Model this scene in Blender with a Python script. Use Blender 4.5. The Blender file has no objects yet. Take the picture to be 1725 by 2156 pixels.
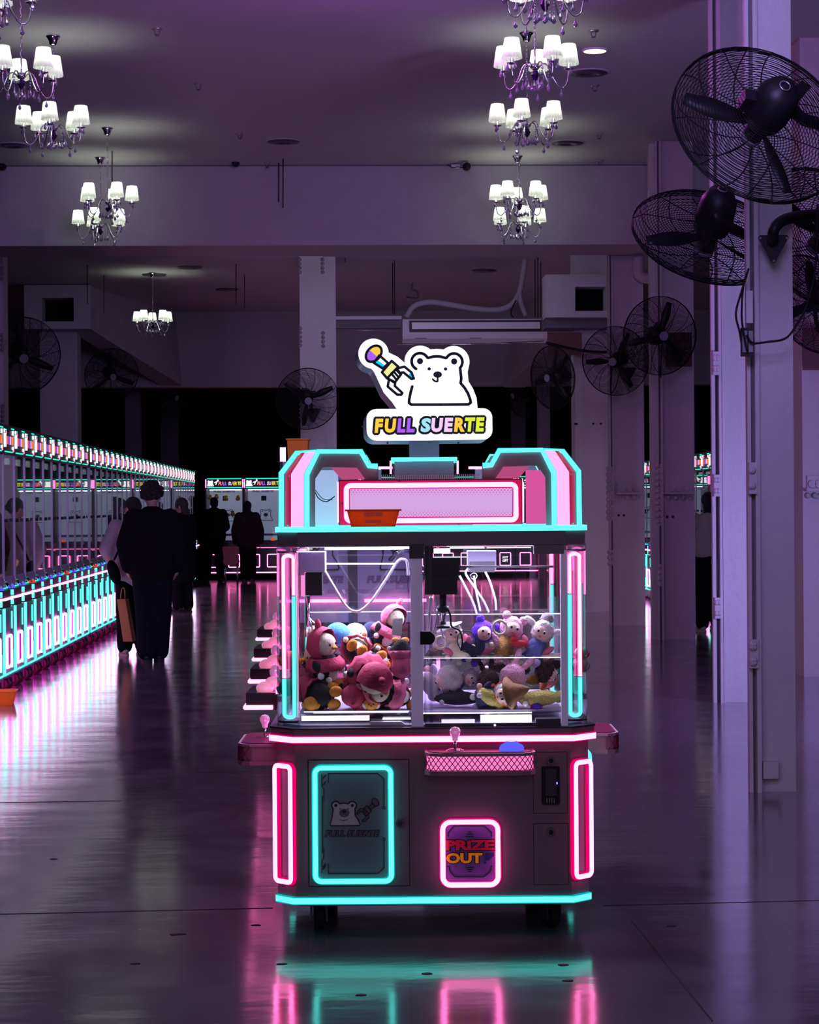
import bpy, bmesh, math, random
from math import sin, cos, pi, radians
from mathutils import Vector, Matrix, Euler
random.seed(7)
C = bpy.context.scene.collection
SC = bpy.context.scene

# ------------------------------------------------------------------ camera
F = 4500.0                      # focal length in pixels of the 1725x2156 frame
EYE = Vector((0, 0, 1.5))
TH = math.atan(150 / F)         # the hall runs slightly to the left of the view axis
RL = radians(0.4)
FW = Vector((sin(TH), cos(TH), 0)); RT = Vector((cos(TH), -sin(TH), 0)); UP = Vector((0, 0, 1))
cam_d = bpy.data.cameras.new('camera'); cam = bpy.data.objects.new('camera', cam_d); C.objects.link(cam)
SC.camera = cam
rc = RT * cos(RL) - UP * sin(RL); uc = RT * sin(RL) + UP * cos(RL)
m3 = Matrix((rc, uc, -FW)).transposed()
cam.matrix_world = Matrix.Translation(EYE) @ m3.to_4x4()
cam_d.sensor_fit = 'VERTICAL'; cam_d.sensor_height = 36.0; cam_d.sensor_width = 36.0 * 1725 / 2156
cam_d.lens = F / 2156 * 36.0
cam_d.shift_y = -14.0 / 2156
cam_d.clip_start = 0.1; cam_d.clip_end = 200

# ------------------------------------------------------------------ world, lights, exposure
SC.view_settings.view_transform = 'Standard'; SC.view_settings.look = 'None'
SC.view_settings.exposure = 0.0; SC.view_settings.gamma = 1.0
SC.view_settings.use_curve_mapping = False
W = bpy.data.worlds.new('world'); SC.world = W; W.use_nodes = True
bg = W.node_tree.nodes['Background']; bg.inputs[0].default_value = (0.30, 0.22, 0.42, 1); bg.inputs[1].default_value = 0.125

def area(name, loc, target, size, power, color, sy=None, spread=180):
    l = bpy.data.lights.new(name, 'AREA'); l.energy = power; l.color = color; l.size = size
    if sy: l.shape = 'RECTANGLE'; l.size_y = sy
    l.spread = radians(spread)
    o = bpy.data.objects.new(name, l); C.objects.link(o); o.location = loc
    o.rotation_euler = (Vector(target) - Vector(loc)).to_track_quat('-Z', 'Y').to_euler()
    return o
# violet and magenta lamps inferred from coloured light, plus added unseen fills
area('violet_lamp', (4.9, 12.6, 1.3), (2.7, 16.4, 0.9), 0.9, 72, (0.44, 0.36, 1.0), spread=130)
_l = bpy.data.lights.new('magenta_lamp', 'POINT'); _l.energy = 120; _l.color = (0.85, 0.12, 1.0); _l.shadow_soft_size = 0.1
_m = bpy.data.objects.new('magenta_lamp', _l); C.objects.link(_m); _m.location = (0.1, 15.0, 5.17)
area('hall_fill', (0.5, -3.0, 3.6), (0.5, 20, 1.4), 3.0, 55, (0.76, 0.58, 0.78))  # unseen fill added behind the camera to lift the whole hall
area('ceiling_fill', (1.0, 6.0, 4.2), (0.8, 16.0, 5.5), 1.5, 110, (0.46, 0.34, 1.0), spread=120)  # unseen fill added to tint and brighten the ceiling
area('rear_fill', (0.6, 26.9, 4.9), (0.6, 38.0, 2.6), 1.6, 46, (0.60, 0.52, 0.88), spread=150)  # unseen fill added behind the beam to brighten the rear bay

# ------------------------------------------------------------------ helpers
def P(px, py, d):
    u = px - 862.5; v = 1064 - py
    xs = u * cos(RL) + v * sin(RL); zs = -u * sin(RL) + v * cos(RL)
    return EYE + FW * d + RT * (xs * d / F) + UP * (zs * d / F)
def ground(px, py):
    u = px - 862.5; v = 1064 - py
    zs = -u * sin(RL) + v * cos(RL)
    d = -1.5 * F / zs
    p = P(px, py, d); p.z = 0
    return p, d

def nset(n, k, v):
    if k in n.inputs: n.inputs[k].default_value = v
def mat(name, col, rough=0.5, metal=0.0, emis=None, es=0.0, bump=0.0, bscale=40.0, var=0.0, spec=None, sheen=0.0, coat=0.0):
    m = bpy.data.materials.new(name); m.use_nodes = True
    nt = m.node_tree; b = nt.nodes['Principled BSDF']
    nset(b, 'Base Color', (*col, 1)); nset(b, 'Roughness', rough); nset(b, 'Metallic', metal)
    if spec is not None: nset(b, 'Specular IOR Level', spec)
    if sheen: nset(b, 'Sheen Weight', sheen)
    if coat: nset(b, 'Coat Weight', coat)
    if emis: nset(b, 'Emission Color', (*emis, 1)); nset(b, 'Emission Strength', es)
    if bump or var:
        tc = nt.nodes.new('ShaderNodeTexCoord'); nz = nt.nodes.new('ShaderNodeTexNoise')
        nz.inputs['Scale'].default_value = bscale; nz.inputs['Detail'].default_value = 4
        nt.links.new(tc.outputs['Object'], nz.inputs['Vector'])
        if bump:
            bp = nt.nodes.new('ShaderNodeBump'); bp.inputs['Strength'].default_value = bump; bp.inputs['Distance'].default_value = 0.01
            nt.links.new(nz.outputs['Fac'], bp.inputs['Height']); nt.links.new(bp.outputs['Normal'], b.inputs['Normal'])
        if var:
            mx = nt.nodes.new('ShaderNodeMix'); mx.data_type = 'RGBA'
            n2 = nt.nodes.new('ShaderNodeTexNoise'); n2.inputs['Scale'].default_value = bscale * 0.12; n2.inputs['Detail'].default_value = 6
            nt.links.new(tc.outputs['Object'], n2.inputs['Vector'])
            nt.links.new(n2.outputs['Fac'], mx.inputs['Factor'])
            mx.inputs['A'].default_value = tuple(max(0, c * (1 - var)) for c in col) + (1,)
            mx.inputs['B'].default_value = tuple(min(1, c * (1 + var)) for c in col) + (1,)
            nt.links.new(mx.outputs['Result'], b.inputs['Base Color'])
    return m
def emat(name, col, s):
    m = bpy.data.materials.new(name); m.use_nodes = True; nt = m.node_tree; nt.nodes.clear()
    e = nt.nodes.new('ShaderNodeEmission'); e.inputs[0].default_value = (*col, 1); e.inputs[1].default_value = s
    o = nt.nodes.new('ShaderNodeOutputMaterial'); nt.links.new(e.outputs[0], o.inputs[0]); return m
def glass(name, tint=(1, 1, 1), base=0.05, k=0.8, rough=0.02, pw=4.0):
    m = bpy.data.materials.new(name); m.use_nodes = True; nt = m.node_tree; nt.nodes.clear()
    o = nt.nodes.new('ShaderNodeOutputMaterial'); mx = nt.nodes.new('ShaderNodeMixShader')
    t = nt.nodes.new('ShaderNodeBsdfTransparent'); t.inputs[0].default_value = (*tint, 1)
    g = nt.nodes.new('ShaderNodeBsdfGlossy'); g.inputs['Roughness'].default_value = rough
    lw = nt.nodes.new('ShaderNodeLayerWeight'); lw.inputs[0].default_value = 0.5
    p = nt.nodes.new('ShaderNodeMath'); p.operation = 'POWER'; p.inputs[1].default_value = pw
    ma = nt.nodes.new('ShaderNodeMath'); ma.operation = 'MULTIPLY_ADD'; ma.inputs[1].default_value = k; ma.inputs[2].default_value = base
    ma.use_clamp = True
    nt.links.new(lw.outputs['Facing'], p.inputs[0]); nt.links.new(p.outputs[0], ma.inputs[0])
    nt.links.new(ma.outputs[0], mx.inputs[0]); nt.links.new(t.outputs[0], mx.inputs[1]); nt.links.new(g.outputs[0], mx.inputs[2])
    nt.links.new(mx.outputs[0], o.inputs[0]); return m

M = {}
def dm(k, *a, **kw): M[k] = mat(k, *a, **kw)
dm('wall', (0.44, 0.42, 0.45), 0.75, bump=0.15, bscale=60, var=0.08)
dm('ceiling', (0.50, 0.49, 0.51), 0.85, bump=0.1, bscale=30, var=0.05)
dm('paint', (0.50, 0.47, 0.48), 0.5, bump=0.35, bscale=22, var=0.10)
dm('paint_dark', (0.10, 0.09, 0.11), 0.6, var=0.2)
dm('seam', (0.03, 0.028, 0.035), 0.8)
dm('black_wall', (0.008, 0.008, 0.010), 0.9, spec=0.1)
dm('brown', (0.10, 0.035, 0.03), 0.6, var=0.2)
dm('plastic_white', (0.72, 0.70, 0.74), 0.35)
dm('black', (0.010, 0.009, 0.012), 0.45, spec=0.3)
dm('black_wire', (0.006, 0.006, 0.007), 0.6, spec=0.2)
dm('rubber', (0.01, 0.01, 0.012), 0.8)
dm('chrome', (0.75, 0.75, 0.8), 0.12, 1.0)
dm('steel', (0.55, 0.53, 0.58), 0.3, 0.9)
dm('body', (0.27, 0.23, 0.28), 0.38, 0.0, bump=0.05, bscale=120)
dm('arch', (0.46, 0.27, 0.38), 0.45)
dm('fascia', (0.30, 0.25, 0.31), 0.45)
dm('print_grey', (0.20, 0.19, 0.22), 0.5)
dm('lilac', (0.62, 0.55, 0.78), 0.35, emis=(0.55, 0.42, 0.80), es=0.16)  # weak emission added so the posts look edge-lit
dm('dark_trim', (0.06, 0.05, 0.08), 0.4)
dm('redpanel', (0.65, 0.01, 0.08), 0.35, emis=(1, 0.0, 0.12), es=0.35)
dm('bag', (0.42, 0.16, 0.07), 0.8)
dm('cloth_black', (0.006, 0.006, 0.008), 0.95, spec=0.05, bump=0.3, bscale=60)
dm('cloth_navy', (0.006, 0.007, 0.012), 0.95, spec=0.05, bump=0.3, bscale=60)
dm('cloth_grey', (0.30, 0.29, 0.33), 0.9, bump=0.4, bscale=50)
dm('cloth_maroon', (0.035, 0.015, 0.022), 0.95, bump=0.3, bscale=60)
dm('cloth_cream', (0.38, 0.32, 0.29), 0.9, bump=0.3, bscale=60)
dm('hair_black', (0.005, 0.004, 0.005), 0.7, bump=0.8, bscale=120)
dm('hair_brown', (0.02, 0.014, 0.015), 0.6, bump=0.8, bscale=120)
dm('skin', (0.42, 0.25, 0.20), 0.55)
dm('shoe_light', (0.35, 0.25, 0.24), 0.7)
dm('art_dark', (0.012, 0.012, 0.02), 0.5)
dm('art_white', (0.85, 0.85, 0.88), 0.5)
dm('art_panel', (0.24, 0.36, 0.40), 0.5)
dm('art_lilac', (0.24, 0.12, 0.50), 0.5, emis=(0.25, 0.08, 0.6), es=0.03)
dm('art_red', (0.55, 0.03, 0.10), 0.5, emis=(0.8, 0.0, 0.05), es=0.12)
dm('art_orange', (0.85, 0.28, 0.02), 0.5, emis=(1, 0.3, 0.0), es=0.25)
dm('art_navy', (0.05, 0.04, 0.30), 0.5)
dm('crystal', (0.55, 0.5, 0.65), 0.03, 0.7)
dm('crystal_dark', (0.05, 0.02, 0.10), 0.05, 0.5, coat=1.0)
dm('grid_red', (0.35, 0.0, 0.10), 0.5)
dm('panel_wine', (0.16, 0.01, 0.06), 0.3)
dm('machine_grey', (0.24, 0.24, 0.28), 0.55)
dm('machine_black', (0.012, 0.012, 0.016), 0.3)
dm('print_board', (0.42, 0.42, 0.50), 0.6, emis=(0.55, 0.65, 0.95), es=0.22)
dm('lilac_board', (0.36, 0.32, 0.50), 0.5)
E = lambda k, c, s: M.__setitem__(k, emat(k, c, s))
E('pink', (1.0, 0.16, 0.50), 5.5); E('pink_edge', (1.0, 0.0, 0.16), 0.9)
E('pink_soft', (1.0, 0.20, 0.50), 1.5)
E('cyan', (0.12, 1.0, 0.88), 1.5); E('cyan_edge', (0.0, 0.55, 0.60), 0.8)
E('aqua', (0.02, 0.75, 0.50), 1.6); E('under_glow', (1.0, 0.02, 0.72), 5.0); E('row_cyan', (0.06, 1.0, 0.86), 3.6); E('row_pink', (1.0, 0.15, 0.62), 9.0); E('white', (0.85, 0.80, 1.0), 5.0); E('white_dim', (0.85, 0.82, 1.0), 1.5)
E('white_bar', (1, 0.95, 1), 1.25)
E('sign_white', (0.97, 0.97, 1.0), 1.15)
E('s_yellow', (1.0, 0.62, 0.07), 1.0); E('s_purple', (0.42, 0.11, 0.95), 1.0); E('s_aqua', (0.36, 0.80, 0.95), 1.0)
E('s_pink', (0.95, 0.62, 0.98), 1.0); E('s_lime', (0.76, 0.90, 0.05), 1.0); E('s_cyan', (0.0, 0.68, 1.0), 1.0)
E('s_cream', (0.88, 0.88, 0.35), 1.0)
dm('s_black', (0.010, 0.012, 0.02), 0.5)
E('led_blue', (0.15, 0.12, 1.0), 6.0); E('btn_blue', (0.10, 0.11, 1.0), 1.1); E('btn_red', (0.9, 0.06, 0.03), 0.9)
E('st_red', (0.85, 0.05, 0.06), 1.2); E('st_blue', (0.16, 0.10, 0.8), 1.0); E('st_yel', (1.0, 0.36, 0.03), 1.0)
E('pinkwhite', (1.0, 0.68, 0.9), 1.15); E('tray_pink', (1.0, 0.20, 0.55), 1.15)
E('marquee', (0.70, 0.40, 0.80), 0.95); E('dotpink', (0.75, 0.05, 0.35), 1.0)
E('mag_panel', (0.72, 0.02, 0.62), 0.8)
E('warm', (1.0, 0.75, 0.45), 6.0)
M['glass'] = glass('glass', (0.985, 0.985, 0.99), 0.035, 0.6)
M['glass_row'] = glass('glass_row', (0.80, 0.84, 0.86), 0.16, 0.75, 0.015, 2.0)
M['acrylic'] = glass('acrylic', (0.97, 0.95, 0.99), 0.10, 0.6, 0.05, 2.0)

def floor_mat():
    m = mat('polished_concrete', (0.10, 0.09, 0.105), 0.2); nt = m.node_tree; b = nt.nodes['Principled BSDF']
    tc = nt.nodes.new('ShaderNodeTexCoord')
    def noise(sc, vec, det=5):
        mp = nt.nodes.new('ShaderNodeMapping'); mp.inputs['Scale'].default_value = vec
        n = nt.nodes.new('ShaderNodeTexNoise'); n.inputs['Scale'].default_value = sc; n.inputs['Detail'].default_value = det
        nt.links.new(tc.outputs['Object'], mp.inputs[0]); nt.links.new(mp.outputs[0], n.inputs['Vector']); return n
    n1 = noise(0.9, (1, 1, 1), 8); n2 = noise(5.0, (1, 0.6, 1), 8)
    r = nt.nodes.new('ShaderNodeValToRGB'); r.color_ramp.elements[0].position = 0.3; r.color_ramp.elements[1].position = 0.7
    r.color_ramp.elements[0].color = (0.085, 0.072, 0.098, 1); r.color_ramp.elements[1].color = (0.17, 0.148, 0.19, 1)
    mx = nt.nodes.new('ShaderNodeMath'); mx.operation = 'MULTIPLY_ADD'; mx.inputs[1].default_value = 0.5
    nt.links.new(n2.outputs['Fac'], mx.inputs[0]); h = nt.nodes.new('ShaderNodeMath'); h.operation = 'MULTIPLY'; h.inputs[1].default_value = 0.5
    nt.links.new(n1.outputs['Fac'], h.inputs[0]); nt.links.new(h.outputs[0], mx.inputs[2])
    nt.links.new(mx.outputs[0], r.inputs[0]); nt.links.new(r.outputs[0], b.inputs['Base Color'])
    mr = nt.nodes.new('ShaderNodeMapRange'); mr.inputs[1].default_value = 0.3; mr.inputs[2].default_value = 0.7
    mr.inputs[3].default_value = 0.09; mr.inputs[4].default_value = 0.20
    nt.links.new(mx.outputs[0], mr.inputs[0]); nt.links.new(mr.outputs[0], b.inputs['Roughness'])
    n3 = noise(1.6, (0.5, 1.6, 1), 3); n4 = noise(16, (0.8, 1.4, 1), 4)
    bp = nt.nodes.new('ShaderNodeBump'); bp.inputs['Strength'].default_value = 0.35; bp.inputs['Distance'].default_value = 0.01
    b2 = nt.nodes.new('ShaderNodeBump'); b2.inputs['Strength'].default_value = 0.12; b2.inputs['Distance'].default_value = 0.003
    nt.links.new(n3.outputs['Fac'], bp.inputs['Height']); nt.links.new(n4.outputs['Fac'], b2.inputs['Height'])
    nt.links.new(bp.outputs[0], b2.inputs['Normal']); nt.links.new(b2.outputs[0], b.inputs['Normal'])
    nset(b, 'Specular IOR Level', 0.85); nset(b, 'Coat Weight', 0.4); nset(b, 'Coat Roughness', 0.125); nset(b, 'Coat IOR', 1.6)
    nt.links.new(b2.outputs[0], b.inputs['Coat Normal'])
    return m
M['floor'] = floor_mat()

def shade_mat():
    m = bpy.data.materials.new('lamp_shade_cloth'); m.use_nodes = True; nt = m.node_tree; nt.nodes.clear()
    o = nt.nodes.new('ShaderNodeOutputMaterial'); mx = nt.nodes.new('ShaderNodeMixShader'); mx.inputs[0].default_value = 0.42
    d = nt.nodes.new('ShaderNodeBsdfDiffuse'); d.inputs[0].default_value = (0.5, 0.5, 0.5, 1)
    t = nt.nodes.new('ShaderNodeBsdfTranslucent'); t.inputs[0].default_value = (0.55, 0.57, 0.53, 1)
    nt.links.new(d.outputs[0], mx.inputs[1]); nt.links.new(t.outputs[0], mx.inputs[2]); nt.links.new(mx.outputs[0], o.inputs[0]); return m
M['shade'] = shade_mat()
def orange_mat():
    m = bpy.data.materials.new('orange_plastic'); m.use_nodes = True; nt = m.node_tree; b = nt.nodes['Principled BSDF']
    nset(b, 'Base Color', (0.95, 0.36, 0.03, 1)); nset(b, 'Roughness', 0.4)
    t = nt.nodes.new('ShaderNodeBsdfTranslucent'); t.inputs[0].default_value = (1.0, 0.50, 0.10, 1)
    mx = nt.nodes.new('ShaderNodeMixShader'); mx.inputs[0].default_value = 0.5
    nt.links.new(b.outputs[0], mx.inputs[1]); nt.links.new(t.outputs[0], mx.inputs[2]); nt.links.new(mx.outputs[0], nt.nodes['Material Output'].inputs[0]); return m
M['orange'] = orange_mat()

M['knob'] = mat('knob', (0.8, 0.55, 0.75), 0.08, 0.3, emis=(1.0, 0.25, 0.65), es=0.35)
M['print_dim'] = mat('print_dim', (0.22, 0.15, 0.17), 0.5)
dm('fascia_white', (0.55, 0.52, 0.56), 0.5)
M['pink_paint'] = mat('pink_paint', (0.80, 0.25, 0.48), 0.4)
M['mag_white'] = emat('mag_white', (1.0, 0.36, 0.66), 1.5)
M['plastic_lit'] = mat('plastic_lit', (0.50, 0.50, 0.58), 0.3)
E('cheek', (0.85, 0.13, 0.36), 0.55)
dm('sign_case', (0.48, 0.22, 0.38), 0.4)
M['slot_glow'] = mat('slot_glow', (0.85, 0.45, 0.5), 0.5)
E('inner_pink', (0.75, 0.10, 0.38), 0.9)
dm('inner_reflection', (0.7, 0.66, 0.85), 0.2, emis=(0.6, 0.5, 0.9), es=0.35)  # pale emission painted for acrylic reflections in the left arch opening
dm('t_black', (0.012, 0.012, 0.018), 0.9, bump=0.5, bscale=90); dm('t_white', (0.80, 0.78, 0.80), 0.9, bump=0.4, bscale=90)
dm('t_cream', (0.75, 0.66, 0.52), 0.9, bump=0.4, bscale=90); dm('t_hotpink', (0.52, 0.05, 0.13), 0.85, bump=0.4, bscale=90)
dm('t_pink', (0.68, 0.15, 0.28), 0.9, bump=0.5, bscale=90); dm('t_orange', (0.70, 0.30, 0.04), 0.85, bump=0.4, bscale=90)
dm('t_blue', (0.08, 0.32, 0.75), 0.9, bump=0.4, bscale=90); dm('t_purple', (0.13, 0.03, 0.62), 0.95, bump=1.0, bscale=150)
dm('t_navy', (0.025, 0.03, 0.10), 0.85, bump=0.4, bscale=90); dm('t_brown', (0.05, 0.022, 0.022), 0.9, bump=1.0, bscale=150)
dm('t_tan', (0.28, 0.13, 0.05), 0.7, bump=0.4, bscale=90); dm('t_yellow', (0.62, 0.55, 0.16), 0.95, bump=1.0, bscale=140)
dm('t_coral', (0.80, 0.22, 0.13), 0.85, bump=0.3, bscale=90); dm('t_gold', (0.45, 0.26, 0.06), 0.35, 0.6, bump=1.0, bscale=300, var=0.5)
dm('t_lilac', (0.45, 0.38, 0.68), 0.9, bump=0.4, bscale=90); dm('t_furpink', (0.82, 0.42, 0.60), 0.95, bump=1.0, bscale=150)
dm('t_furwhite', (0.72, 0.66, 0.66), 0.95, bump=1.0, bscale=150); dm('t_grey', (0.42, 0.38, 0.42), 0.95, bump=1.0, bscale=150)
dm('t_red', (0.65, 0.015, 0.03), 0.5); dm('t_face', (0.85, 0.55, 0.48), 0.3); dm('t_peri', (0.12, 0.14, 0.42), 0.85, bump=0.4, bscale=90)
dm('t_green', (0.10, 0.38, 0.22), 0.85); dm('eye_white', (0.9, 0.9, 0.9), 0.2); dm('t_stripe', (0.62, 0.55, 0.66), 0.9, bump=0.3, bscale=60)
dm('eye_iris', (0.03, 0.02, 0.08), 0.15)
M['print_board2'] = mat('print_board2', (0.32, 0.36, 0.40), 0.6)
M['wheel_red'] = mat('wheel_red', (0.10, 0.01, 0.025), 0.4)
M['t_glowyellow'] = mat('t_glowyellow', (0.85, 0.6, 0.03), 0.8)
E('s_red', (1.0, 0.18, 0.20), 1.4); M['st_lilac'] = mat('st_lilac', (0.45, 0.28, 0.60), 0.5)
dm('post_grey', (0.42, 0.42, 0.50), 0.3)
E('row_fill', (0.75, 0.85, 1.0), 1.6)
M['dome_pink'] = mat('dome_pink', (0.85, 0.45, 0.5), 0.15, emis=(1.0, 0.3, 0.5), es=0.5); M['st_dim'] = mat('st_dim', (0.20, 0.12, 0.24), 0.5)
E('one_lit', (0.85, 0.55, 1.0), 2.0)
dm('shoe_mid', (0.12, 0.11, 0.12), 0.7)
dm('shoe_dark', (0.012, 0.011, 0.013), 0.6)
M['redseat'] = mat('redseat', (0.30, 0.002, 0.01), 0.4)

class MB:
    def __init__(s): s.v = []; s.f = []; s.m = []; s.sm = []
    def add(s, vs, fs, mi=0, smooth=False, mtx=None):
        o = len(s.v)
        for v in vs:
            v = Vector(v); s.v.append(mtx @ v if mtx else v)
        for f in fs: s.f.append([i + o for i in f]); s.m.append(mi); s.sm.append(smooth)
        return s
    def box(s, c, d, mi=0, mtx=None):
        x, y, z = c; a, b, e = d[0] / 2, d[1] / 2, d[2] / 2
        vs = [(x + i * a, y + j * b, z + k * e) for k in (-1, 1) for j in (-1, 1) for i in (-1, 1)]
        return s.add(vs, [(0, 2, 3, 1), (4, 5, 7, 6), (0, 1, 5, 4), (2, 6, 7, 3), (0, 4, 6, 2), (1, 3, 7, 5)], mi, False, mtx)
    def bx(s, x0, x1, y0, y1, z0, z1, mi=0, mtx=None):
        return s.box(((x0 + x1) / 2, (y0 + y1) / 2, (z0 + z1) / 2), (abs(x1 - x0), abs(y1 - y0), abs(z1 - z0)), mi, mtx)
    def cyl(s, p0, p1, r0, r1=None, seg=12, mi=0, caps=True, smooth=True):
        p0 = Vector(p0); p1 = Vector(p1); r1 = r0 if r1 is None else r1
        d = (p1 - p0).normalized(); a = d.orthogonal().normalized(); b = d.cross(a)
        vs = []
        for p, r in ((p0, r0), (p1, r1)):
            for i in range(seg):
                t = 2 * pi * i / seg; vs.append(p + a * (r * cos(t)) + b * (r * sin(t)))
        s.add(vs, [(i, (i + 1) % seg, seg + (i + 1) % seg, seg + i) for i in range(seg)], mi, smooth)
        if caps:
            o = len(s.v) - 2 * seg
            s.f.append([o + i for i in reversed(range(seg))]); s.m.append(mi); s.sm.append(False)
            s.f.append([o + seg + i for i in range(seg)]); s.m.append(mi); s.sm.append(False)
        return s
    def tube(s, pts, r, seg=8, closed=False, mi=0, radii=None, flat=None):
        pts = [Vector(p) for p in pts]; n = len(pts)
        T = []
        for i in range(n):
            if closed: t = pts[(i + 1) % n] - pts[i - 1]
            elif i == 0: t = pts[1] - pts[0]
            elif i == n - 1: t = pts[-1] - pts[-2]
            else: t = (pts[i + 1] - pts[i]).normalized() + (pts[i] - pts[i - 1]).normalized()
            T.append(t.normalized() if t.length > 1e-9 else Vector((0, 0, 1)))
        a = T[0].orthogonal().normalized(); vs = []
        for i in range(n):
            a = (a - T[i] * a.dot(T[i])); a = a.normalized() if a.length > 1e-6 else T[i].orthogonal().normalized()
            b = T[i].cross(a); rr = radii[i] if radii else r
            for j in range(seg):
                t = 2 * pi * (j + 0.5) / seg; vs.append(pts[i] + a * (rr * cos(t)) + b * (rr * sin(t)))
        fs = []
        for i in range(n if closed else n - 1):
            k = (i + 1) % n
            if closed and k == 0:   # match twist
                best = 0
                bd = 1e9
                for sh in range(seg):
                    dd = (vs[i * seg] - vs[sh]).length
                    if dd < bd: bd = dd; best = sh
                for j in range(seg): fs.append((i * seg + j, i * seg + (j + 1) % seg, (j + 1 + best) % seg, (j + best) % seg))
            else:
                for j in range(seg): fs.append((i * seg + j, i * seg + (j + 1) % seg, k * seg + (j + 1) % seg, k * seg + j))
        if not closed:
            fs.append(tuple(reversed(range(seg)))); fs.append(tuple((n - 1) * seg + j for j in range(seg)))
        return s.add(vs, fs, mi, True)
    def lathe(s, prof, c=(0, 0, 0), seg=20, mi=0, mtx=None, smooth=True, flute=0, fn=0):
        vs = []
        for r, z in prof:
            for j in range(seg):
                t = 2 * pi * j / seg; q = r * (1 + (flute * (1 if j % 2 else -1) if flute else 0))
                vs.append(Vector(c) + Vector((q * cos(t), q * sin(t), z)))
        n = len(prof)
        fs = [(i * seg + j, i * seg + (j + 1) % seg, (i + 1) * seg + (j + 1) % seg, (i + 1) * seg + j) for i in range(n - 1) for j in range(seg)]
        return s.add(vs, fs, mi, smooth, mtx)
    def ell(s, c, r, mi=0, seg=14, rings=9, mtx=None, fuzz=0.0, half=None, rnd=None):
        if isinstance(r, (int, float)): r = (r, r, r)
        rnd = rnd or random
        vs = []; fs = []
        lo = -pi / 2 if half is None else half
        for i in range(rings + 1):
            ph = lo + (pi / 2 - lo) * i / rings
            for j in range(seg):
                t = 2 * pi * j / seg; k = 1 + (rnd.uniform(-fuzz, fuzz) if fuzz else 0)
                vs.append((r[0] * cos(ph) * cos(t) * k, r[1] * cos(ph) * sin(t) * k, r[2] * sin(ph) * k))
        mm = Matrix.Translation(Vector(c)) @ (mtx.to_4x4() if mtx else Matrix.Identity(4))
        for i in range(rings):
            for j in range(seg): fs.append((i * seg + j, i * seg + (j + 1) % seg, (i + 1) * seg + (j + 1) % seg, (i + 1) * seg + j))
        return s.add(vs, fs, mi, True, mm)
    def prism(s, poly, y0, y1, mi=0, mtx=None, mi_front=None):
        """poly in x,z; extruded along y"""
        n = len(poly)
        ar = sum(poly[i][0] * poly[(i + 1) % n][1] - poly[(i + 1) % n][0] * poly[i][1] for i in range(n))
        if ar < 0: poly = poly[::-1]
        vs = [(x, y0, z) for x, z in poly] + [(x, y1, z) for x, z in poly]
        s.add(vs, [(i, (i + n), (i + 1) % n + n, (i + 1) % n) for i in range(n)], mi, False, mtx)
        o = len(s.v) - 2 * n
        s.f.append([o + i for i in range(n)]); s.m.append(mi if mi_front is None else mi_front); s.sm.append(False)
        s.f.append([o + n + i for i in reversed(range(n))]); s.m.append(mi); s.sm.append(False)
        return s
    def slab(s, poly, z0, z1, mi=0, mtx=None):
        """poly in x,y; extruded along z"""
        n = len(poly)
        ar = sum(poly[i][0] * poly[(i + 1) % n][1] - poly[(i + 1) % n][0] * poly[i][1] for i in range(n))
        if ar < 0: poly = poly[::-1]
        vs = [(x, y, z0) for x, y in poly] + [(x, y, z1) for x, y in poly]
        return s.add(vs, [(i, (i + 1) % n, (i + 1) % n + n, i + n) for i in range(n)] + [tuple(reversed(range(n))), tuple(range(n, 2 * n))], mi, False, mtx)
    def ring(s, outer, inner, z0, z1, mi=0):
        n = len(outer); vs = [(x, y, z) for z in (z0, z1) for x, y in outer] + [(x, y, z) for z in (z0, z1) for x, y in inner]
        fs = []
        for i in range(n):
            k = (i + 1) % n
            fs += [(i, k, n + k, n + i), (2 * n + k, 2 * n + i, 3 * n + i, 3 * n + k), (n + i, n + k, 3 * n + k, 3 * n + i), (k, i, 2 * n + i, 2 * n + k)]
        return s.add(vs, fs, mi)
    def stroke(s, pts, w, y0, y1, mi=0, closed=False, seg=8):
        """a drawn line in the x,z plane with round joints"""
        P2 = pts + ([pts[0]] if closed else [])
        for a, b in zip(P2, P2[1:]):
            a = Vector((a[0], a[1])); b = Vector((b[0], b[1])); d = b - a
            if d.length < 1e-7: continue
            n = Vector((-d.y, d.x)).normalized() * (w / 2)
            s.prism([tuple(a + n), tuple(b + n), tuple(b - n), tuple(a - n)], y0, y1, mi)
        for a in pts: s.disc(a, w / 2, y0, y1, mi, seg)
        return s
    def disc(s, c, r, y0, y1, mi=0, seg=12):
        if isinstance(r, (int, float)): r = (r, r)
        return s.prism([(c[0] + r[0] * cos(2 * pi * i / seg), c[1] + r[1] * sin(2 * pi * i / seg)) for i in range(seg)], y0, y1, mi)
    def text(s, mesh, mtx, mi=0):
        return s.add([v.co.copy() for v in mesh.vertices], [tuple(p.vertices) for p in mesh.polygons], mi, False, mtx)
    def mesh(s, name, mats):
        me = bpy.data.meshes.new(name); me.from_pydata([tuple(v) for v in s.v], [], s.f)
        for k in mats: me.materials.append(M[k] if isinstance(k, str) else k)
        me.polygons.foreach_set('material_index', s.m); me.polygons.foreach_set('use_smooth', s.sm); me.update()
        return me
    def build(s, name, mats, parent=None, loc=None, label=None):
        if isinstance(mats, str): mats = [mats]
        o = bpy.data.objects.new(name, s.mesh(name, mats)); C.objects.link(o)
        if parent: o.parent = parent
        if loc is not None: o.location = loc
        if label: o['label'] = label
        return o
def tag(o, label, cat, group=None, kind=None):
    o['label'] = label; o['category'] = cat
    if group: o['group'] = group
    if kind: o['kind'] = kind
    return o
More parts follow.
